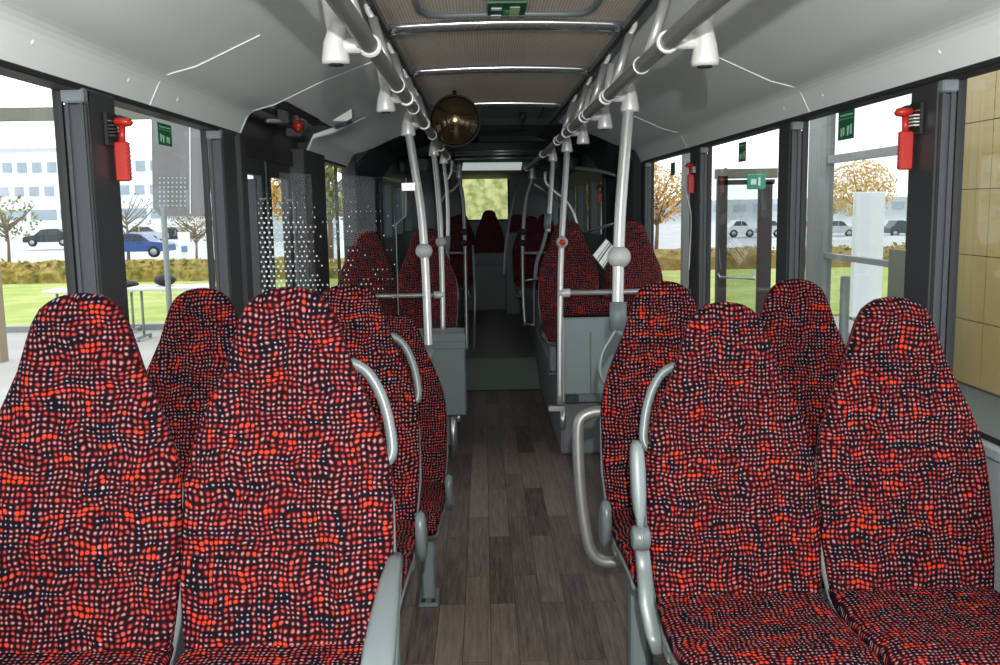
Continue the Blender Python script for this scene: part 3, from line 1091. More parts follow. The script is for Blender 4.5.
# ------------------------------------------------------------------ side door
dr = empty('door_1', (XL, 4.15, FZ)); struct(dr, 'glazed double side door with dark frames on the left')
part(MB().box(XL - .02, 4.12, FZ - .02, IL + .01, 4.22, 1.78, .004), 'door_post', M['pillar_dark'], dr)
part(MB().box(XL - .02, 5.52, FZ - .02, IL + .02, 6.24, 1.80, .004), 'door_post', M['pillar_dark'], dr)
for (a, b) in ((4.24, 4.84), (4.88, 5.48)):
    mb = MB()
    mb.box(XL - .02, a, FZ, XL + .02, a + .085, 1.72); mb.box(XL - .02, b - .085, FZ, XL + .02, b, 1.72)
    mb.box(XL - .02, a + .085, 1.62, XL + .02, b - .085, 1.72); mb.box(XL - .02, a + .085, FZ, XL + .02, b - .085, .12)
    lf = part(mb, 'door_leaf', M['dark'], dr)
    q = MB().quad((XL, a + .085, .12), (XL, b - .085, .12), (XL, b - .085, 1.62), (XL, a + .085, 1.62)).build('pane', M['glass'], lf)
    for v in q.data.vertices: v.co -= Vector(dr.location)
    q = MB().tube([(XL + .07, b - .16, .55), (XL + .07, b - .16, 1.55)], .013, 8).tube([(XL + .02, b - .12, 1.5), (XL + .07, b - .16, 1.5)], .008, 6).tube([(XL + .02, b - .12, .6), (XL + .07, b - .16, .6)], .008, 6).build('handle', M['pillar'], lf)
    for v in q.data.vertices: v.co -= Vector(dr.location)
# door drive recess above
rc = empty('door_drive', (XL, 4.9, 1.8)); tag(rc, 'open dark recess with door mechanism above the side door', 'door mechanism')
mb = MB()
mb.box(XL, 4.22, 2.10, -.80, 5.75, 2.13); mb.box(XL, 4.22, 1.78, XL + .02, 5.75, 2.12)
for yq in (4.215, 5.74):
    mb.prism([(XL, yq, 1.80), (-1.065, yq, 1.80), (-1.015, yq, 1.90), (-.87, yq, 1.945), (-.80, yq, 2.0), (-.80, yq, 2.12), (XL, yq, 2.12)], (0, .02, 0))
mb.box(XL - .02, 4.22, 1.70, XL + .03, 5.75, 1.78)
part(mb, 'recess_box', M['black'], rc)
part(MB().tube([(-1.02, 4.3, 1.93), (-1.02, 5.65, 1.93)], .022, 10), 'drive_shaft', M['dark'], rc)
part(MB().tube([(-1.0, 4.45, 1.86), (-.93, 5.0, 1.90)], .010, 8).tube([(-1.0, 5.2, 1.85), (-.93, 4.8, 1.92)], .010, 8), 'drive_arm', M['steel'], rc)
part(MB().box(-.99, 4.62, 1.86, -.93, 4.72, 1.95, .006), 'bracket', M['pillar'], rc)
part(MB().box(-1.04, 5.05, 1.83, -.95, 5.2, 1.95, .006), 'bracket', M['pillar'], rc)
rv = A(298, 125, 4.75)
part(MB().tube([rv + Vector((-.03, 0, .0)), rv + Vector((.0, 0, 0)), rv + Vector((.02, -.01, -.01))], .022, 10, rs=[.014, .026, .02]).tube([rv + Vector((0, -.02, -.02)), rv + Vector((0, .05, -.02))], .012, 8), 'release_valve', M['red'], rc)
part(MB().box(-.93, 4.25, 1.915, -.865, 5.1, 1.93, .004), 'cover_edge', M['black'], rc)
# wedge with slot on the ceiling
wp = A(343, 118, 4.75)
wd = empty('ceiling_latch', wp); tag(wd, 'small grey wedge-shaped latch with dark slot on left ceiling panel', 'latch')
MB().prism([(-.055, 0, -.012), (.045, 0, .045), (.045, 0, .0), (.02, 0, -.014)], (0, .09, 0)).build('wedge', M['cast'], wd)
MB().tube([(-.04, -.0, -.045), (.0, .0, -.034), (.045, .0, -.018)], .008, 8).build('slot', M['navy'], wd)
# dark latch marks, right cove
for px, py in ((668, 113), (680, 119)):
    q = AZ(px, py, 1.955)
    struct(MB().obox(q + Vector((-.03, 0, .008)), q + Vector((.03, 0, -.008)), .02, .006).build('trim_13', M['black']))

# ------------------------------------------------------------------ glass screen by the door (dotted)
gy = A(330, 250, 4.52).y
scn = empty('glass_screen', (A(256, 250, 4.52).x, gy, FZ)); tag(scn, 'clear glass screen with white dot pattern between the door and third row', 'glass screen')
poly = [AY(257, 335, gy), AY(399, 335, gy), AY(396, 224, gy), AY(406, 216, gy), AY(406, 178, gy), AY(257, 172, gy)]
mb = MB(); lo = Vector(scn.location)
mb._add([p_ - lo for p_ in poly], [tuple(range(6))])
mb.build('screen_pane', M['dotglass'], scn)
mb = MB().tube([p_ - lo for p_ in (poly[1], poly[2], poly[3], poly[4])], .0022, 6); mb.build('polished_edge', M['panel'], scn)
e0 = AY(248, 179, gy); e1 = AY(248, 330, gy)
mb = MB().box(e0.x - lo.x - .02, -.012, 0, e0.x - lo.x + .04, .012, e0.z - FZ, .003); mb.build('screen_post', M['pillar'], scn)
mb = MB().box(AY(250, 300, gy).x - lo.x, -.010, .25, AY(405, 330, gy).x - lo.x, .010, AY(257, 335, gy).z - FZ, .003); mb.build('lower_panel', M['console'], scn)

# ------------------------------------------------------------------ rails, struts, poles
RZ = 1.84
RLX, RRX = -.27, .465


def rail(x, name, label, n):
    y0, y1 = -1.0, 9.6
    mb = MB().tube([(x, y0 + (y1 - y0) * i / 20, RZ) for i in range(21)], .021, 16)
    o = mb.build(name, M['rail']); tag(o, label, 'grab rail', 'overhead grab rails'); return o


rail(RLX, 'grab_rail', 'long overhead grab rail left of the aisle', 1)
rail(RRX, 'grab_rail', 'long overhead grab rail right of the aisle', 2)


def strut(x, y, side, label):
    root = empty('rail_strut', (x, y, RZ)); tag(root, label, 'rail strut', 'struts from ceiling track to grab rail')
    s = side; dx = -s * 0.0
    tx = (XC - .46) - x if s < 0 else (XC + .46) - x
    MB().tube(smoothpath([(tx, .0, CZ - RZ - .02), (tx * .96, 0, CZ - RZ - .045), (tx * .8, 0, CZ - RZ - .07)], 4), .010, 8).build('hook', M['cast'], root)
    MB().tube([(tx * .8, 0, CZ - RZ - .07), (tx * .15, 0, .015)], .0155, 12).build('strut_tube', M['tube'], root)
    r = [(0 + .0235 * math.sin(a), 0, .0235 * math.cos(a)) for a in [2 * PI * k / 16 for k in range(17)]]
    MB().tube(r, .0028, 6).build('clip_ring', M['cast'], root)
    return root


ys = [2.35, 3.1, 3.85, 4.75, 5.7, 6.9]
ordn = ['nearest', 'second', 'third', 'fourth', 'fifth', 'farthest']
for k, y in enumerate([2.75, 3.45, 4.15, 4.85, 5.6]):
    strut(RRX, y, 1, '%s strut from the ceiling to the right grab rail' % ordn[k])
for k, y in enumerate([2.35, 3.1, 3.8, 4.5, 5.2]):
    strut(RLX, y, -1, '%s strut from the ceiling to the left grab rail' % ordn[k])


def clamp(parent, p, railx, s, m='cast'):
    """cast fitting: strap round the rail plus socket beside it; p world position of the socket mouth (bottom)"""
    p = Vector(p)
    lo = Vector(parent.location)
    top = Vector((p.x - s * .006, p.y, RZ + .04))
    mb = MB().tube([p - lo, p + Vector((0, 0, .010)) - lo, p + Vector((0, 0, .05)) - lo, top - lo, top + Vector((0, 0, .02)) - lo], .03, 14, rs=[.033, .035, .029, .022, .014])
    # strap to the rail
    mb.tube([Vector((p.x - s * .004, p.y, RZ)) - lo, Vector((railx, p.y, RZ)) - lo], .019, 10)
    r = [Vector((railx + .0235 * math.sin(a), p.y + .02 * math.cos(a) * 0, RZ + .0235 * math.cos(a))) - lo for a in [2 * PI * k / 16 for k in range(17)]]
    mb.tube(r, .006, 8)
    return mb.build('clamp', M[m], parent)


def open_socket(px, py, zc, side, label):
    p = A(px, py, zc)
    root = empty('rail_socket', p); tag(root, label, 'rail fitting', 'open white fittings on the grab rails')
    s = side
    clamp(root, p, RLX if s < 0 else RRX, s)
    MB().tube([(0, 0, -.004), (0, 0, .002)], .019, 12).build('socket_hole', M['black'], root)
    # stub up to the ceiling
    MB().tube([(0, 0, RZ - p.z + .03), (s * .03, 0, 2.07 - p.z)], .018, 12).build('stub', M['cast'], root)
    return root


open_socket(336, 64, 2.29, -1, 'nearest open white fitting on the left grab rail')
open_socket(386, 112, 3.38, -1, 'second open white fitting on the left grab rail')
open_socket(705, 66, 2.31, 1, 'nearest open white fitting on the right grab rail')
open_socket(605, 129, 4.2, 1, 'middle open white fitting on the right grab rail')
open_socket(583, 144, 5.1, 1, 'farthest open white fitting on the right grab rail')


def pole(name, pts, r, label, joint=None, sleeve=None, button=None, s=1, cl=True, extra=None, group='bright upright poles beside the aisle'):
    pts = [Vector(p) for p in pts]
    root = empty(name, pts[-1]); tag(root, label, 'pole', group)
    lo = pts[-1]
    MB().tube([p - lo for p in smoothpath(pts, 8)], r, 16).build('pole_tube', M['tube'], root)
    if cl:
        clamp(root, (pts[0].x, pts[0].y, min(pts[0].z, RZ - .055)), RLX if s < 0 else RRX, s)
    if joint is not None:
        MB().ball(joint - lo, r * 2.05, .95).build('joint_ball', M['button'], root)
    if button is not None:
        j = MB().tube([button - lo + Vector((0, .012, 0)), button - lo + Vector((0, -.028, 0)), button - lo + Vector((0, -.034, 0))], .03, 16, rs=[.036, .034, .026]); bd = j.build('stop_button', M['button'], root)
        MB().tube([button - lo + Vector((0, -.034, 0)), button - lo + Vector((0, -.038, 0))], .02, 14).build('button_face', M['red'], bd)
    if sleeve is not None:
        a, b = sleeve
        MB().tube([a - lo, b - lo], r * 1.45, 14).build('sleeve', M['console'], root)
    return root, lo


# right, nearest
zc = 3.45
P1 = [A(630, 92, zc), A(625, 150, zc), A(620, 220, zc), A(618, 290, zc), A(618, 322, zc)]
r_, lo = pole('grab_pole', P1, .0215, 'thick pole right of the aisle with grey ball joint', joint=A(619, 257, zc), sleeve=(A(618, 302, zc), A(618, 330, zc)), s=1)
lp = [A(617, 328, zc), A(611, 338, zc), A(603, 352, zc), A(600, 368, zc), A(603, 380, zc), A(610, 388, zc)]
MB().tube([q - lo for q in smoothpath(lp, 6)], .010, 10).build('handle_loop', M['plastic'], r_)
lp = [A(617, 330, zc), A(630, 342, zc), A(640, 358, zc)]
MB().tube([q - lo for q in smoothpath(lp, 6)], .014, 10).build('seat_fixing', M['console'], r_)
# right, at the partition
zc = 5.7
PX = A(560, 300, zc)
P2 = [A(567, 152, zc), A(564, 200, zc), A(561, 260, zc), A(560, 322, zc), A(560, 405, zc)]
r2_, lo2 = pole('grab_pole', P2, .0185, 'pole with red stop button at the grey partition', button=A(562, 242, zc - .03), s=1)
bar_y = A(560, 293, zc)
MB().tube([A(560, 293, zc) - lo2, Vector((XR - .02, bar_y.y, bar_y.z + .0)) - lo2], .0165, 12).build('cross_bar', M['tube'], r2_)
MB().tube([A(558, 293, zc) - lo2, A(570, 293, zc) - lo2], .026, 12).build('bar_collar', M['cast'], r2_)
# right, third
zc = 7.1
P3 = [A(553, 158, zc), A(551, 190, zc), A(549, 220, zc), A(548, 232, zc)]
r3_, lo3 = pole('grab_pole', P3, .0185, 'third pole right of the aisle ending in a dark sleeve above the seat', sleeve=(A(548, 214, zc), A(547, 229, zc)), s=1)
MB().tube([q - lo3 for q in smoothpath([A(547, 228, zc), A(543, 245, zc), A(537, 262, zc), A(535, 280, zc)], 6)], .014, 8).build('seat_fixing', M['console'], r3_)
MB().tube([q - lo3 for q in smoothpath([A(545, 172, zc), A(546, 182, zc), A(553, 190, zc), A(566, 201, zc), A(573, 212, zc), A(577, 224, zc)], 6)], .012, 8).build('bent_arm', M['tube'], r3_)
# left poles
zc = 4.4
L1 = [A(408, 128, zc), A(415, 170, zc), A(421, 210, zc), A(425, 260, zc), A(428, 330, zc), A(429, 366, zc)]
l1_, lo4 = pole('grab_pole', L1, .0195, 'nearest pole left of the aisle with grey ball joint and side clamp', joint=A(424, 251, zc), s=-1)
MB().obox(A(402, 187, zc) - lo4, A(420, 186.5, zc) - lo4, .03, .036).build('glass_clamp', M['cast'], l1_)
MB().tube([A(428, 345, zc) - lo4, A(429, 368, zc) - lo4], .025, 12).build('floor_socket', M['plastic'], l1_)
zc = 6.1
L2 = [A(434, 155, zc), A(437, 180, zc), A(440, 220, zc), A(442, 270, zc), A(443, 334, zc)]
l2_, lo5 = pole('grab_pole', L2, .0175, 'second pole left of the aisle standing on the grey console', joint=A(441, 242, zc), s=-1)
b5 = A(441, 295, zc)
MB().tube([b5 - lo5, Vector((XL + .02, b5.y, b5.z)) - lo5], .015, 12).build('cross_bar', M['tube'], l2_)
MB().tube([A(444, 295, zc) - lo5, A(434, 295, zc) - lo5], .024, 12).build('bar_collar', M['cast'], l2_)
zc = 7.2
L3 = [A(444, 163, zc), A(447, 190, zc), A(448, 215, zc), A(448, 238, zc)]
l3_, lo6 = pole('grab_pole', L3, .0155, 'third pole left of the aisle ending in a dark sleeve above a seat', sleeve=(A(448, 236, zc), A(447, 250, zc)), s=-1)
MB().tube([q - lo6 for q in smoothpath([A(447, 250, zc), A(449, 265, zc), A(455, 280, zc), A(458, 300, zc)], 6)], .014, 8).build('seat_fixing', M['console'], l3_)
MB().tube([q - lo6 for q in smoothpath([A(452, 160, zc), A(451, 172, zc), A(447, 180, zc)], 6)], .012, 8).build('bent_arm', M['tube'], l3_)
# far pair at the joint
zc = 9.7
for (pp, lb, sd) in (([A(459, 178, zc), A(463, 200, zc), A(465, 240, zc), A(466, 300, zc), A(467, 352, zc)], 'far pole left of the aisle beyond the ramp', -1),
                     ([A(532, 179, zc), A(526, 200, zc), A(523, 240, zc), A(523, 290, zc), A(525, 326, zc)], 'far pole right of the aisle beyond the ramp', 1)):
    q_, l_ = pole('grab_pole', pp, .019, lb, s=sd)
    for t in (232, 243):
        c = A(464 if sd < 0 else 523, t, zc - .03)
        MB().ball(c - l_, .034, 1).build('stop_button', M['dark'], q_)
    y = pp[0].y
    if sd > 0:
        MB().tube([v - l_ for v in smoothpath([A(534, 184, zc), A(542, 189, zc), A(552, 196, zc), A(560, 208, zc), A(563, 222, zc)], 6)], .012, 8).build('bent_arm', M['tube'], q_)
        MB().tube([v - l_ for v in (A(524, 253, zc), A(547, 253, zc))], .014, 8).build('cross_bar', M['tube'], q_)
        MB().tube([v - l_ for v in smoothpath([A(523, 281, zc), A(540, 278, zc), A(541, 281, zc)], 3)], .012, 8).build('cross_bar', M['tube'], q_)
        MB().tube([v - l_ for v in (A(527, 324, zc), A(534, 325, zc), A(534, 281, zc))], .012, 8).build('guard_frame', M['tube'], q_)
    else:
        MB().tube([v - l_ for v in smoothpath([A(459, 183, zc), A(454, 189, zc), A(446, 194, zc), A(441, 202, zc)], 6)], .012, 8).build('bent_arm', M['tube'], q_)
        MB().tube([v - l_ for v in (A(465, 253, zc), A(448, 253, zc))], .012, 8).build('cross_bar', M['tube'], q_)
        MB().tube([v - l_ for v in (A(473, 245, zc), A(475, 300, zc), A(474, 350, zc))], .012, 8).build('guard_frame', M['tube'], q_)

# slanted tube far right and its twin
for nm, pts, lb in (('slanted_tube', [A(516, 186, 12.5), A(510, 215, 12.3), A(506, 245, 12.1), A(504, 275, 12)], 'pale slanted tube beside the rear bench'),):
    tag(MB().tube(smoothpath(pts, 6), .017, 8).build(nm, M['tube']), lb, 'grab tube')
tag(MB().tube(smoothpath([A(576, 168, 8.2), A(595, 170, 8.0), A(616, 175, 7.8)], 5), .016, 8).build('grab_tube', M['tube']), 'horizontal tube under the ceiling behind the thick right pole', 'grab tube')
tag(MB().tube([A(586, 232, 8.4), A(616, 223, 7.9)], .013, 8).build('window_bar', M['tube']), 'thin bar across the far right window', 'window bar')

# curved guard rail between the right seats
zc = 3.26
gp = [A(618, 410, zc), A(604, 411, zc), A(590, 413, zc), A(581, 419, zc), A(578, 432, zc), A(579, 470, zc), A(582, 505, zc), A(587, 537, zc), A(592, 552, zc), A(602, 561, zc), A(618, 562, zc), A(650, 562, zc)]
gr = empty('guard_rail', (A(650, 562, zc).x, A(650, 562, zc).y, FZ)); tag(gr, 'curved grey tube guard rail beside the second right aisle seat', 'guard rail')
part(MB().tube(smoothpath(gp, 5), .0205, 16), 'rail_tube', M['rail'], gr)
fx = A(648, 562, zc)
part(MB().tube([(fx.x, fx.y, FZ), (fx.x, fx.y, fx.z)], .02, 12), 'post', M['leg'], gr)
part(MB().tube([(fx.x, fx.y, FZ), (fx.x, fx.y, FZ + .012)], .05, 16), 'foot_plate', M['leg'], gr)

# partition on the right
zc = 5.82
pt = empty('partition', (A(588, 400, zc).x, A(588, 400, zc).y, .28)); tag(pt, 'low grey partition with fabric top edge right of the aisle', 'partition')
a, b = A(562, 318, zc), A(640, 318, zc); bz = A(562, 405, zc).z
part(MB().box(a.x, a.y, bz + .05, XR - .03, a.y + .03, a.z, .008), 'partition_panel', M['panel'], pt)
part(MB().box(a.x - .015, a.y - .01, bz, a.x + .012, a.y + .035, a.z + .01, .004), 'edge_frame', M['steel'], pt)
part(MB().box(a.x + .012, a.y - .012, bz, XR - .03, a.y + .03, bz + .055, .006), 'bottom_rail', M['console'], pt)
part(MB().box(A(590, 330, zc).x, a.y - .003, A(590, 398, zc).z, A(591.5, 330, zc).x, a.y + .001, A(590, 332, zc).z), 'panel_seam', M['console'], pt)
part(MB().box(A(565, 330, zc).x, a.y - .03, A(565, 405, zc).z, A(578, 330, zc).x, a.y + .0, A(590, 396, zc).z, .006), 'corner_bracket', M['dark'], pt)
f0 = A(563, 300, zc)
mb = MB(); w_ = XR - .03 - a.x
rings = []
for t in range(9):
    a_ = t / 8
    rings.append([(a.x + w_ * u, a.y + .045 + .03 * math.cos(2 * PI * t / 8), (a.z + f0.z) / 2 + (f0.z - a.z) / 2 * math.sin(2 * PI * t / 8)) for u in (0, .02, .5, .98, 1)])
def uvp(i, j): return (w_ * (0, .02, .5, .98, 1)[min(j, 4)], i * .04)
mb.rings(rings, False, smooth=True, uvfn=uvp, close=False)
part(mb, 'padded_top', M['fabric'], pt)
part(MB().tube([A(563, 411, zc - .05), A(563, 428, zc - .05)], .018, 10), 'foot_bolt', M['steel'], pt)
part(MB().box(A(548, 404, 5.9).x, a.y - .02, A(548, 411, 5.9).z, A(565, 404, 5.9).x, a.y + .01, A(548, 405, 5.9).z, .004), 'step_edge', M['steel'], pt)
# slanted striped cover between the right far seats + mirror twin on the left
for (q4, lb, gg) in (([A(592, 255, 6.6), A(606, 238, 6.6), A(617, 249, 6.6), A(604, 270, 6.6)], 'slanted cover with white stripes between the far right seats', 0),):
    c0 = sum(q4, Vector()) / 4
    root = empty('slanted_cover', c0); tag(root, lb, 'cover')
    L4 = [q - c0 for q in q4]
    MB().prism(L4, (0, .03, 0)).build('cover_plate', M['dark' if gg == 0 else 'panel'], root)
    if gg == 0:
        def lerp(u, v): return (L4[0] * (1 - u) + L4[1] * u) * (1 - v) + (L4[3] * (1 - u) + L4[2] * u) * v
        for v0, v1 in ((.05, .32), (.37, .45), (.53, .80), (.84, .90)):
            MB().prism([lerp(.03, v0) + Vector((0, -.004, 0)), lerp(.97, v0) + Vector((0, -.004, 0)), lerp(.97, v1) + Vector((0, -.004, 0)), lerp(.03, v1) + Vector((0, -.004, 0))], (0, .004, 0)).build('white_stripe', M['white'], root)

# console left
zc = 6.05
c = A(448, 376, zc)
cn = empty('console', (c.x, c.y, FZ)); tag(cn, 'tall grey console box left of the aisle behind the third row', 'console')
x0, x1 = A(426, 376, zc).x, A(465.5, 376, zc).x; zt_, zb = A(448, 333, zc).z, A(448, 417, zc).z
y0 = c.y
part(MB().box(x0 - .25, y0, zb, x1, y0 + .30, zt_ - .045, .008), 'console_body', M['console'], cn)
part(MB().box(x0 - .25, y0 - .006, zt_ - .10, x1 + .004, y0 + .004, zt_ - .05, .003), 'console_lip', M['plastic'], cn)
mb = MB(); t_ = .012
mb.box(x0 - .25, y0, zt_ - .05, x1 + .004, y0 + t_, zt_); mb.box(x0 - .25, y0 + .29, zt_ - .05, x1 + .004, y0 + .302, zt_)
mb.box(x1 - .008, y0 + t_, zt_ - .05, x1 + .004, y0 + .29, zt_)
part(mb, 'console_rim', M['console'], cn)
part(MB().tube([(x1 - .05, y0 + .05, zb), (x1 - .05, y0 + .05, zb - .05)], .014, 10).tube([(x1 - .09, y0 + .05, FZ), (x1 - .09, y0 + .05, zb)], .02, 10), 'foot', M['steel'], cn)
struct(MB().box(-.235, 6.2, FZ, -.205, 6.3, .26, .004).build('trim_14', M['steel']))

# ------------------------------------------------------------------ articulation joint and rear section
for sd, nm in ((-1, 'left'), (1, 'right')):
    mb = MB(); X = XC + sd * 1.16
    n = 22; rings = []
    for i in range(n + 1):
        y = 7.62 + (9.3 - 7.62) * i / n; d = (.05 if i % 2 else 0) * sd
        rings.append([(X - d, y, .1), (X - d, y, 1.7), (X - d - sd * .18, y, 1.95), (X - d - sd * .66, y, 2.11), (X - d - sd * .66, y, 2.16), (X + .01 * sd, y, 2.16), (X + .01 * sd, y, .1)])
    mb.rings(rings, True)
    tag(mb.build('bellows_side', M['bellows']), 'dark folded bellows on the %s side of the articulation joint' % nm, 'bellows', 'bellows of the articulation joint')
for i, (y, lb) in enumerate(((7.5, 'front'), (9.35, 'rear'))):
    mb = MB()
    mb.box(XC - 1.22, y, FZ + .01, XC - 1.10, y + .10, 2.1, .01); mb.box(XC + 1.10, y, FZ + .01, XC + 1.22, y + .10, 2.1, .01)
    mb.box(XC - 1.22, y, 2.08, XC + 1.22, y + .1, 2.19, .01)
    for s in (-1, 1):
        mb.prism([(XC + s * 1.10, y, 1.80), (XC + s * 1.10, y, 2.1), (XC + s * .80, y, 2.1)], (0, .1, 0))
    tag(mb.build('portal_frame', M['bellows']), 'grey portal frame at the %s of the articulation joint' % lb, 'portal frame')
ysb = A(500, 154, 10.2).y
for py, lb in ((151.5, 'upper'), (154.5, 'middle'), (158.5, 'lower')):
    a, b = A(455, py, 10.2), A(547, py - 1, 10.2)
    tag(MB().tube([a, b], .013 if py < 158 else .018, 10).build('cross_tube', M['steel']), '%s shiny cross tube over the aisle before the rear section' % lb, 'cross tube', 'shiny cross tubes over the far aisle')
# rear shell
mb = MB()
mb.box(XC - 1.3, 9.46, 2.12, XC + 1.3, 16.2, 2.18)
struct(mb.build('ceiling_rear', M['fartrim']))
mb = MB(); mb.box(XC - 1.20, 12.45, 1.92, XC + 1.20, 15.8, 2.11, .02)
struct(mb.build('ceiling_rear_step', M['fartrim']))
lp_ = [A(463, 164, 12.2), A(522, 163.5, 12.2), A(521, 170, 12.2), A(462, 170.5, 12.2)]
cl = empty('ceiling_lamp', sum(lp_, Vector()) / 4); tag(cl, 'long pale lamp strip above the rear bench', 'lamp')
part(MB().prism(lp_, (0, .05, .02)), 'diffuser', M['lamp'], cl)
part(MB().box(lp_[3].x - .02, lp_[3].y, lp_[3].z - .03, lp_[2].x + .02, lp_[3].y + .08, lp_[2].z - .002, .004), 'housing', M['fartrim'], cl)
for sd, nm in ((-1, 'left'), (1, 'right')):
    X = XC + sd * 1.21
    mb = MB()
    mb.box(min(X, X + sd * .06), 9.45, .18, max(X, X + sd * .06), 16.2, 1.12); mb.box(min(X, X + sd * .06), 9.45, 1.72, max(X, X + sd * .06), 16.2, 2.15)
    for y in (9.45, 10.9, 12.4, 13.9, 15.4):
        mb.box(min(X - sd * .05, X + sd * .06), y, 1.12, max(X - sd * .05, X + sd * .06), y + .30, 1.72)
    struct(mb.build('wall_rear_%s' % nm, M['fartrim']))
    k = 8 if sd < 0 else 12
    for j, y in enumerate((9.75, 11.2, 12.7, 14.2)):
        w = empty('window_%d' % (k + j), (X, y, 1.12)); struct(w)
        part(MB().quad((X + sd * .02, y, 1.12), (X + sd * .02, y + 1.2, 1.12), (X + sd * .02, y + 1.2, 1.72), (X + sd * .02, y, 1.72)), 'pane', M['tint'], w)
# rear wall with window
RY = 15.9
a = AY(462, 179, RY); b = AY(508, 219, RY)
mb = MB()
mb.box(XC - 1.25, RY, .3, a.x, RY + .08, 2.15); mb.box(b.x, RY, .3, XC + 1.25, RY + .08, 2.15)
mb.box(a.x, RY, .3, b.x, RY + .08, b.z); mb.box(a.x, RY, a.z, b.x, RY + .08, 2.15)
struct(mb.build('wall_rear', M['fartrim']))
w = empty('window_16', (a.x, RY, b.z)); struct(w, 'rear window with yellow-green leaves outside')
part(MB().quad((a.x, RY + .03, b.z), (b.x, RY + .03, b.z), (b.x, RY + .05, a.z), (a.x, RY + .05, a.z)), 'pane', M['glass_matte'], w)
mb = MB(); t = .03
mb.box(a.x - t, RY - .02, b.z - t, a.x, RY, a.z + t); mb.box(b.x, RY - .02, b.z - t, b.x + t, RY, a.z + t); mb.box(a.x, RY - .02, a.z, b.x, RY, a.z + t); mb.box(a.x, RY - .02, b.z - t, b.x, RY, b.z)
part(mb, 'window_frame', M['black'], w)
# rear bench front
p0, p1 = A(471, 253, 13.6), A(509, 276, 13.6)
tag(MB().box(p0.x, p0.y, p1.z, p1.x, p0.y + .05, p0.z, .02).build('modesty_screen', M['fartrim']), 'grey panel below the middle rear bench seat', 'panel')
tag(MB().tube([A(468, 278, 13.4), A(512, 278, 13.4)], .016, 8).build('foot_rail', M['steel']), 'shiny rail below the rear bench panel', 'rail')
tag(MB().box(A(505, 240, 12.6).x, A(505, 240, 12.6).y, -.02, A(520, 240, 12.6).x, A(505, 240, 12.6).y + .05, A(505, 232, 12.6).z, .02).build('bench_screen', M['fartrim']), 'narrow grey screen right of the middle rear seat', 'screen')

# ------------------------------------------------------------------ outside
GZ = -.55
def plane(name, x0, y0, x1, y1, z, m, **kw):
    o = MB().box(x0, y0, z - .05, x1, y1, z).build(name, M[m]); struct(o); return o


# left side, walking outwards (x = -1.2 ... -120), the view goes along +y as well
plane('ground_paving', -60, -8, 60, 16.2, GZ, 'paving')
plane('ground_lawn', -90, 16.2, 90, 28, GZ + .03, 'grass')
plane('ground_road', -160, 28, 160, 150, -1.45, 'asphalt')
plane('ground_verge', -90, 28, 90, 40, -.6, 'hedge2')
plane('hall_floor', 1.45, -2, 9, 14, GZ + .01, 'ground')
tag(MB().box(-30, 16.0, GZ, -1.6, 16.2, GZ + .10).build('curb', M['frame']), 'pale metal threshold between the paving and the lawn, left', 'threshold')


def leafblob(mb, c, rx, ry, rz, n, s, seed):
    rnd = random.Random(seed)
    for _ in range(n):
        while True:
            u = Vector((rnd.uniform(-1, 1), rnd.uniform(-1, 1), rnd.uniform(-1, 1)))
            if u.length < 1: break
        p = Vector(c) + Vector((u.x * rx, u.y * ry, u.z * rz))
        d1 = Vector((rnd.uniform(-1, 1), rnd.uniform(-1, 1), rnd.uniform(-1, 1))).normalized(); d2 = d1.cross(Vector((rnd.uniform(-1, 1), rnd.uniform(-1, 1), rnd.uniform(-1, 1)))).normalized()
        k = s * rnd.uniform(.6, 1.3)
        mb._add([p - d1 * k, p + d2 * k * .6, p + d1 * k, p - d2 * k * .6], [(0, 1, 2, 3)])
    return mb


def hedge(x0, x1, y, zb, zt, m, label, seed, dy=.8):
    mb = MB(); rnd = random.Random(seed)
    n = int((x1 - x0) / .5); rings = []
    for i in range(n + 1):
        x = x0 + (x1 - x0) * i / n; j = lambda: rnd.uniform(-.08, .08)
        rings.append([(x, y - dy + j(), zb), (x, y - dy + j(), zt - .2 + j()), (x, y - dy * .4 + j(), zt + j()), (x, y + dy * .4, zt + j()), (x, y + dy, zt - .2 + j()), (x, y + dy, zb)])
    mb.rings(rings, True)
    mb2 = MB(); leafblob(mb2, ((x0 + x1) / 2, y - dy * .6, (zb + zt) / 2 + .1), (x1 - x0) / 2, dy * .6, (zt - zb) * .55, int((x1 - x0) * 60), .09, seed)
    root = empty('hedge', ((x0 + x1) / 2, y, zb)); tag(root, label, 'hedge')
    part(mb, 'hedge_body', M[m], root); o = part(mb2, 'leaves', M[m], root); o['kind'] = 'stuff'
    return root


hl = A(60, 250, 25.0)
hedge(-26, -3.0, 28, GZ, A(60, 262, 28).z, 'hedge', 'clipped green-brown hedge behind the left lawn', 3)
hedge(3.0, 26, 29.5, GZ - .1, A(740, 249, 29.5).z, 'hedge2', 'low brownish hedge behind the right lawn', 4)


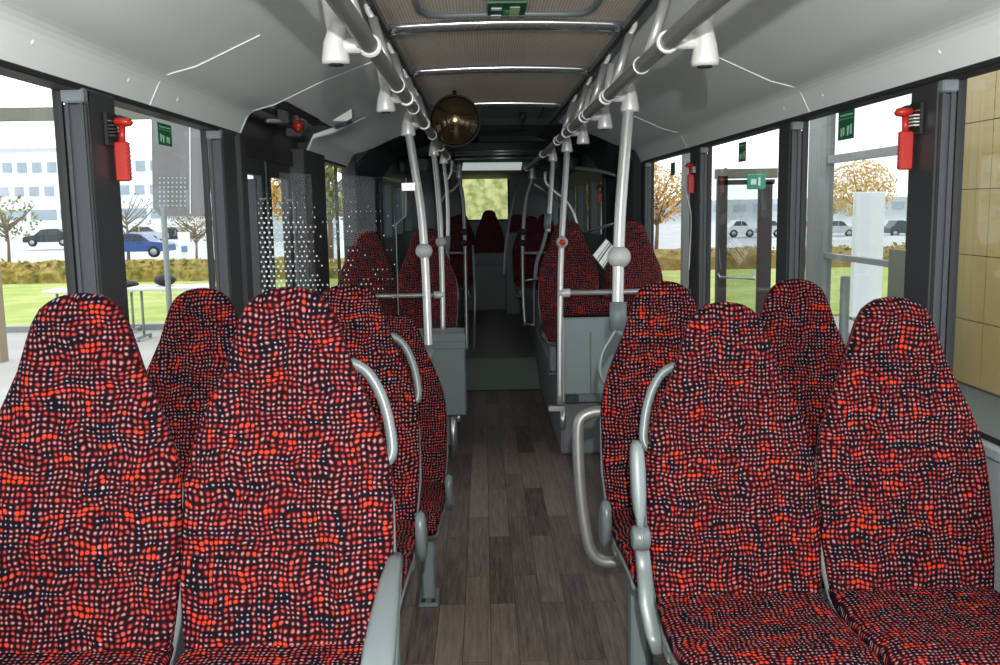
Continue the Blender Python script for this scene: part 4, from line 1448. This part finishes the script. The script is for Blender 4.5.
def car(px0, px1, pyb, zc, mkey, label, flip=False, h=1.45, L=4.4):
    a, b = A(px0, pyb, zc), A(px1, pyb, zc)
    c = (a + b) / 2; L = (b - a).length
    root = empty('car', (c.x, c.y, c.z)); tag(root, label, 'car', 'parked cars')
    if flip: root.scale = (-1, 1, 1)
    k = L / 4.4; W = .85
    prof = [(-2.2, .35), (-2.18, .75), (-1.9, .88), (-1.15, .95), (-.55, 1.38), (.1, h), (.95, h - .02), (1.65, .98), (2.1, .92), (2.2, .7), (2.2, .35)]
    mb = MB().prism([(x * k, -W, z) for x, z in prof], (0, 2 * W, 0)); mb.build('body', M[mkey], root, bevel=.04)
    gl = [(-1.05, .97), (-.52, 1.33), (.1, h - .06), (.9, h - .07), (1.5, .99)]
    mb = MB()
    mb.prism([(gl[0][0] * k, -W - .02, gl[0][1]), (gl[1][0] * k, -W - .02, gl[1][1]), (.0, -W - .02, h - .08), (.0, -W - .02, .97)], (0, .03, 0))
    mb.prism([(.09 * k, -W - .02, .97), (.09 * k, -W - .02, h - .08), (gl[3][0] * k, -W - .02, gl[3][1]), (gl[4][0] * k, -W - .02, gl[4][1])], (0, .03, 0))
    mb.build('side_window', M['carglass'], root)
    for x in (-1.35, 1.35):
        wv = MB().tube([(x * k, -W - .03, .33), (x * k, -W + .2, .33)], .33, 18).build('wheel', M['tyre'], root)
        MB().tube([(x * k, -W - .04, .33), (x * k, -W - .02, .33)], .2, 14).build('hub_cap', M['hub'], wv)
    return root


car(28, 77, 246, 78, 'carblack', 'dark green-black parked car seen through the nearest left window')
car(70, 112, 247, 84, 'silver', 'silver parked car partly hidden by the nearest left pillar', True)
car(104, 172, 257, 56, 'blue', 'bright blue parked car behind the left hedge', True)
car(120, 166, 243, 80, 'silver', 'silver car parked behind the bright blue one')
car(162, 190, 243, 84, 'navy', 'navy car parked at the far right of the left car park', True)
for i, (x0, x1, m_, lb) in enumerate(((726, 752, 'carwhite', 'white car seen through the hall door'), (755, 779, 'silver', 'silver car at the edge of the hall door'), (818, 852, 'silver', 'silver car beside the autumn tree'),
                                      (853, 875, 'carblack', 'dark car left of the white panel'), (886, 910, 'navy', 'dark car right of the white panel'), (788, 816, 'carwhite', 'white car by the second right pillar'))):
    car(x0, x1, 237, 80, m_, lb, i % 2 == 0)


def tree(p, h, cr, mleaf, label, seed, n=700, s=.22, name='tree', flat=1.0):
    root = empty(name, p); tag(root, label, 'tree')
    mb = MB().tube([(0, 0, -.1), (0.05, 0, h * .3), (0, 0, h * .7)], .12, 8, rs=[.16 * h / 6, .12 * h / 6, .05])
    rnd = random.Random(seed)
    for k in range(14):
        a = rnd.uniform(0, 2 * PI); z0 = h * rnd.uniform(.3, .6)
        mb.tube([(0, 0, z0), (math.cos(a) * cr * .45, math.sin(a) * cr * .45, z0 + h * .15), (math.cos(a) * cr * .8, math.sin(a) * cr * .8, z0 + h * .32)], .03, 5, rs=[.05, .03, .015])
    mb.build('trunk', M['bark'], root)
    o = leafblob(MB(), (0, 0, h * .68), cr, cr, h * .34 * flat, n, s, seed).build('crown', M[mleaf], root)
    return root


def ground_pt(px, zc, z):
    q = A(px, 250, zc); return (q.x, q.y, z)


tree(ground_pt(858, 60, -1.4), 5.4, 2.3, 'yellow', 'orange-yellow autumn tree above the parked cars, right', 1, 3600, .085)
tree(ground_pt(826, 70, -1.4), 4.2, 1.2, 'greenleaf', 'slim bare tree left of the orange autumn tree', 2, 90)
tree(ground_pt(656, 40, -.6), 3.6, 1.6, 'yellow', 'yellow tree through the far right window', 5, 2200, .07)
tree(ground_pt(8, 40, -.6), 2.9, 1.5, 'greenleaf', 'thin tree at the left photo edge before the office building', 6, 250, .10)
tree(ground_pt(128, 58, -1.4), 4.4, 2.0, 'hedge', 'thin bare tree before the office building beside the hammer', 8, 120, .10)
tree(ground_pt(196, 55, -1.4), 3.2, 1.6, 'hedge', 'small brown tree right of the grey board outside', 9, 900, .07)
tree((-1.6, 24.5, -.4), 4.4, 1.9, 'greenleaf', 'yellow-green tree left in the rear window', 11, 5000, .10)
tree((2.6, 24.5, -.4), 4.8, 2.0, 'yellow', 'yellow tree right in the rear window', 12, 5000, .10)
tree(ground_pt(330, 30, -.4), 4.2, 1.6, 'greenleaf', 'green tree seen through the side door glass', 14, 900, .13)
tree(ground_pt(300, 34, -.4), 4.0, 1.5, 'yellow', 'yellow tree seen through the side door glass', 15, 700, .13)


hedge(-1.6, 1.9, 19.0, GZ, 2.3, 'hedge3', 'tall yellow-green hedge outside the rear window', 21)
# office building, left
def building(px0, px1, zc, rows, label, m='bwall', pyt=150, pyb=243):
    a, b = A(px0, pyb, zc), A(px1, pyb, zc)
    zt = A((px0 + px1) / 2, pyt, zc).z; zb = -1.5
    root = empty('office_building', ((a.x + b.x) / 2, a.y, zb)); tag(root, label, 'building')
    part(MB().box(a.x, a.y, zb, b.x, a.y + 12, zt), 'wall', M[m], root)
    for (y0, y1, n, w0, w1, fr) in rows:
        z1, z0 = A((px0 + px1) / 2, y0, zc).z, A((px0 + px1) / 2, y1, zc).z
        for k in range(n):
            xa = a.x + (b.x - a.x) * (w0 + (w1 - w0) * (k + (1 - fr) / 2) / n); xb = a.x + (b.x - a.x) * (w0 + (w1 - w0) * (k + 1 - (1 - fr) / 2) / n)
            part(MB().box(xa, a.y - .12, z0, xb, a.y + .05, z1), 'window', M['bwin'], root)
    return root


building(-60, 245, 118, [(162, 172, 18, .12, .98, .6), (186, 195, 18, .1, .98, .6), (209, 219, 9, .1, .98, .85)], 'white three-storey office building beyond the left car park', pyt=152)
building(-260, 120, 150, [(165, 171, 10, .3, .9, .6)], 'paler office wing behind, left of the white office building', 'bgrey', pyt=150)
building(560, 1100, 150, [(203, 210, 26, .02, .98, .6)], 'long low grey building beyond the right car park', 'bgrey', pyt=198, pyb=232)
building(250, 420, 90, [(200, 212, 8, .05, .95, .7)], 'pale building seen through the side door', 'bgrey', pyt=185)

# grey board on a post outside (left)
zc = 9.3
bd = empty('stop_board', (A(178, 215, zc).x, A(178, 215, zc).y, GZ)); tag(bd, 'grey information board on a thin post outside the left window', 'board')
P4 = [A(151, 108, zc), A(209, 112, zc), A(209, 208, zc), A(203, 216, zc), A(160, 216, zc), A(153, 208, zc)]
part(MB().prism(P4, (0, .05, 0)), 'board_face', M['boardgrey'], bd)
mb = MB()
for i in range(7):
    for j in range(7):
        q = A(160 + i * 4.2, 178 + j * 4.6, zc - .01)
        mb.box(q.x - .008, q.y - .004, q.z - .008, q.x + .008, q.y, q.z + .008)
part(mb, 'reflected_dots', M['bgrey'], bd)  # pale dots model the dotted glass reflection as marks on the board
q = A(163, 216, zc)
part(MB().tube([(q.x, q.y + .02, GZ), (q.x, q.y + .02, q.z + .1)], .03, 8), 'post', M['frame'], bd)
part(MB().obox(A(190, 112, zc) + Vector((0, -.004, 0)), A(190.5, 214, zc) + Vector((0, -.004, 0)), .008, .008, (0, 1, 0)), 'seam', M['board'], bd)

# info sign far
q = A(184, 243, 40)
sgn_ = empty('info_sign', (q.x, q.y, -.6)); tag(sgn_, 'small white and blue sign standing behind the left hedge', 'sign')
part(MB().box(q.x - .25, q.y, A(184, 256, 40).z, q.x + .25, q.y + .06, A(184, 232, 40).z), 'sign_panel', M['board'], sgn_)
part(MB().box(q.x - .12, q.y - .02, A(184, 252, 40).z, q.x + .12, q.y, A(184, 246, 40).z), 'blue_mark', mat('sign_blue', srgb(90, 140, 190), .5), sgn_)


# tables outside, left
def table(px0, px1, pyt, zc, label):
    a, b = A(px0, pyt, zc), A(px1, pyt, zc)
    root = empty('table', ((a.x + b.x) / 2, a.y, GZ)); tag(root, label, 'table', 'white tables outside the left windows')
    part(MB().box(a.x, a.y, a.z - .05, b.x, a.y + .6, a.z, .01), 'tabletop', M['tabletop'], root)
    for x in (a.x + .12, b.x - .12):
        part(MB().tube([(x, a.y + .3, GZ + .06), (x, a.y + .3, a.z - .04)], .022, 8).obox((x, a.y + .02, GZ + .06), (x, a.y + .58, GZ + .06), .05, .04).ball((x, a.y + .04, GZ + .03), .03).ball((x, a.y + .56, GZ + .03), .03), 'leg', M['frame'], root)
    return root


table(41, 131, 291, 15.3, 'white table behind the nearest left seat')
table(126, 215, 288, 14.4, 'white table right of the nearest left pillar, with a black bag')
q = A(161, 287, 14.5)
bg = MB().ball((q.x, q.y + .2, q.z + .095), .17, .55, 12); tag(bg.build('bag', M['black']), 'crumpled black bag on the right white table outside', 'bag')
q = A(127, 289, 15.2)
bg = MB().ball((q.x, q.y + .2, q.z + .062), .12, .5, 12); tag(bg.build('bag', M['black']), 'small black bag peeking past the nearest left pillar', 'bag')

# hall steelwork: left
hf = empty('hall_steelwork', (-6, 16.3, GZ)); tag(hf, 'olive steel frame of the hall outside the left windows', 'hall frame')
z1_ = A(40, 116, 16.5).z
part(MB().box(-18, 16.35, z1_ - .14, -1.8, 16.5, z1_ + .08), 'beam', M['beam'], hf)
q = A(2, 250, 12.5)
part(MB().box(q.x - .30, q.y, GZ, q.x - .14, q.y + .2, 4.5), 'post', mat('post_tan', srgb(150, 134, 110), .7), hf)
# right: curtain wall
XW = 4.6
hr = empty('hall_facade', (XW, 12, GZ)); tag(hr, 'grey steel framed glass facade outside the right windows', 'facade')
def yw(px, X=XW): return AX(px, 250, X).y
ya, yb = yw(823), yw(806)
part(MB().box(XW, ya, GZ, XW + .12, yb, 5.2), 'mullion', M['frame'], hr)
ya2, yb2 = yw(908), yw(889)
zt_ = AX(898, 250, XW).z
part(MB().box(XW, ya2, GZ, XW + .12, yb2, zt_), 'mullion', M['beam'], hr)
zz = AX(860, 155, XW).z
part(MB().box(XW + .02, yw(925), zz - .05, XW + .1, ya, zz + .05), 'transom', M['frame'], hr)
zz = AX(860, 261, XW).z
part(MB().box(XW + .02, ya2, zz - .03, XW + .1, ya, zz + .04), 'transom', M['frame'], hr)
part(MB().quad((XW + .06, ya2, GZ), (XW + .06, ya, GZ), (XW + .06, ya, 5.0), (XW + .06, ya2, 5.0)), 'pane', M['glass'], hr)
# white panel beyond
q0, q1 = A(856, 192, 15.5), A(889, 360, 15.5)
wpn = empty('white_panel', ((q0.x + q1.x) / 2, q0.y, GZ)); tag(wpn, 'tall plain white panel standing outside the right window', 'panel')
part(MB().box(q0.x, q0.y, GZ, q1.x, q0.y + .12, q0.z, .01), 'panel_sheet', M['board'], wpn)
part(MB().box(q0.x, q0.y - .1, GZ, q0.x + .08, q0.y + .3, GZ + .05).box(q1.x - .08, q0.y - .1, GZ, q1.x, q0.y + .3, GZ + .05), 'foot', M['frame'], wpn)
q = A(846, 290, 13)
tag(MB().box(q.x - .05, q.y, GZ, q.x + .06, q.y + .1, A(846, 276, 13).z, .01).build('bollard', M['frame']), 'short grey bollard left of the white panel outside', 'bollard')

# hall door (perpendicular frame, dark)
zc = 14.0
dd = empty('hall_door', (A(748, 250, zc).x, A(748, 250, zc).y, GZ)); tag(dd, 'dark framed glass hall door seen between two right pillars', 'door')
yy_ = A(748, 250, zc).y
def col(px0, px1, pyt, m, nm, pyb=None, dz=0, y=None, th=.1):
    a = AY(px0, pyt, y or yy_); b = AY(px1, pyt, y or yy_)
    return part(MB().box(a.x, a.y, GZ if pyb is None else AY(px0, pyb, y or yy_).z, b.x, a.y + th, a.z), nm, m, dd)
col(718, 728, 176, M['darkframe'], 'door_frame')
col(760, 773, 182, M['darkframe'], 'door_frame')
col(716, 778, 169, M['beam'], 'door_head', pyb=179)
col(718, 775, 180, M['darkframe'], 'door_head', pyb=185)
col(728, 760, 184, M['glass'], 'pane', th=.01)
a = AY(720, 277, yy_ - .1); b = AY(754, 279, yy_ - .1)
part(MB().tube([a + Vector((0, .1, .05)), a, b, b + Vector((0, .1, .08))], .02, 8), 'push_bar', M['steel'], dd)
col(725, 727.5, 168, M['darkframe'], 'side_post', y=yy_ + .5)
q = A(757, 181, 13.7)
ex = empty('hall_exit_sign', q); tag(ex, 'green exit sign box above the hall door', 'sign')
MB().box(-.13, 0, -.12, .13, .08, .10, .01).build('sign_box', mat('sign_lightgreen', srgb(60, 150, 120), .5), ex)
MB().box(-.09, -.004, -.05, -.01, 0, .03).box(.02, -.004, -.07, .05, 0, .05).build('pictogram', M['white'], ex)
# grey column in the far right window, cable
yc = A(687, 250, 13.5)
part_ = MB().box(yc.x - .06, yc.y, GZ, yc.x + .12, yc.y + .15, 4.5).build('hall_post', M['frame']); tag(part_, 'grey steel post in the far right window', 'post')
tag(MB().tube(smoothpath([A(683, 160, 5.6), A(686, 190, 5.6), A(691, 215, 5.6), A(690, 250, 5.6), A(689, 270, 5.6)], 6), .004, 6).build('cable', M['cast']), 'thin white cable hanging beside the third right pillar', 'cable')

# beige tiled wall
XT = 4.2
XT = 4.2 * (EYE - GZ - .02) / (EYE - AX(985, 391, 4.2).z)
ty0, ty1 = yw(1150, XT), yw(905, XT)
ztop, zbot = 4.6, AX(985, 391, XT).z
tw = empty('tiled_wall', (XT, ty0, zbot)); tag(tw, 'beige large-format tiled wall outside the right window', 'wall')
part(MB().box(XT + .01, ty0, zbot, XT + .2, ty1, ztop), 'grout_bed', M['grout'], tw)
zl = [AX(985, y, XT).z for y in (391, 324, 253, 184, 118, 52)]
dz = (zl[-1] - zl[0]) / 5
yv = yw(987, XT); TW = 1.15; ztop = 5.6
for j in range(-6, 3):
    for i in range(8):
        y0 = yv + j * TW; z0 = zl[0] + i * dz
        if y0 + TW < ty0 or z0 > ztop or y0 > ty1: continue
        part(MB().box(XT, max(ty0, y0 + .006), z0 + .005, XT + .03, min(ty1, y0 + TW - .006), z0 + dz - .005), 'tile', M['tile'], tw)
tag(MB().box(XT - .02, ty0, zbot - .05, XT + .1, ty1, zbot + .01).build('plinth', M['grout']), 'dark plinth line at the foot of the tiled wall', 'plinth')

# ------------------------------------------------------------------ lights
W = bpy.data.worlds.new('overcast'); SC.world = W; W.use_nodes = True
nt = W.node_tree; bg = nt.nodes['Background']
bg.inputs['Color'].default_value = (.93, .96, 1.0, 1); bg.inputs['Strength'].default_value = 3.1

fl = bpy.data.lights.new('camera_flash', 'POINT'); fl.energy = 360; fl.shadow_soft_size = .012; fl.color = (1, .985, .96)
fo = bpy.data.objects.new('camera_flash', fl); COL.objects.link(fo); fo.location = (0.03, -.12, EYE + .20)

SC.view_settings.view_transform = 'Standard'
SC.view_settings.look = 'None'
SC.view_settings.gamma = 1
SC.view_settings.exposure = 0
SC.view_settings.use_curve_mapping = False
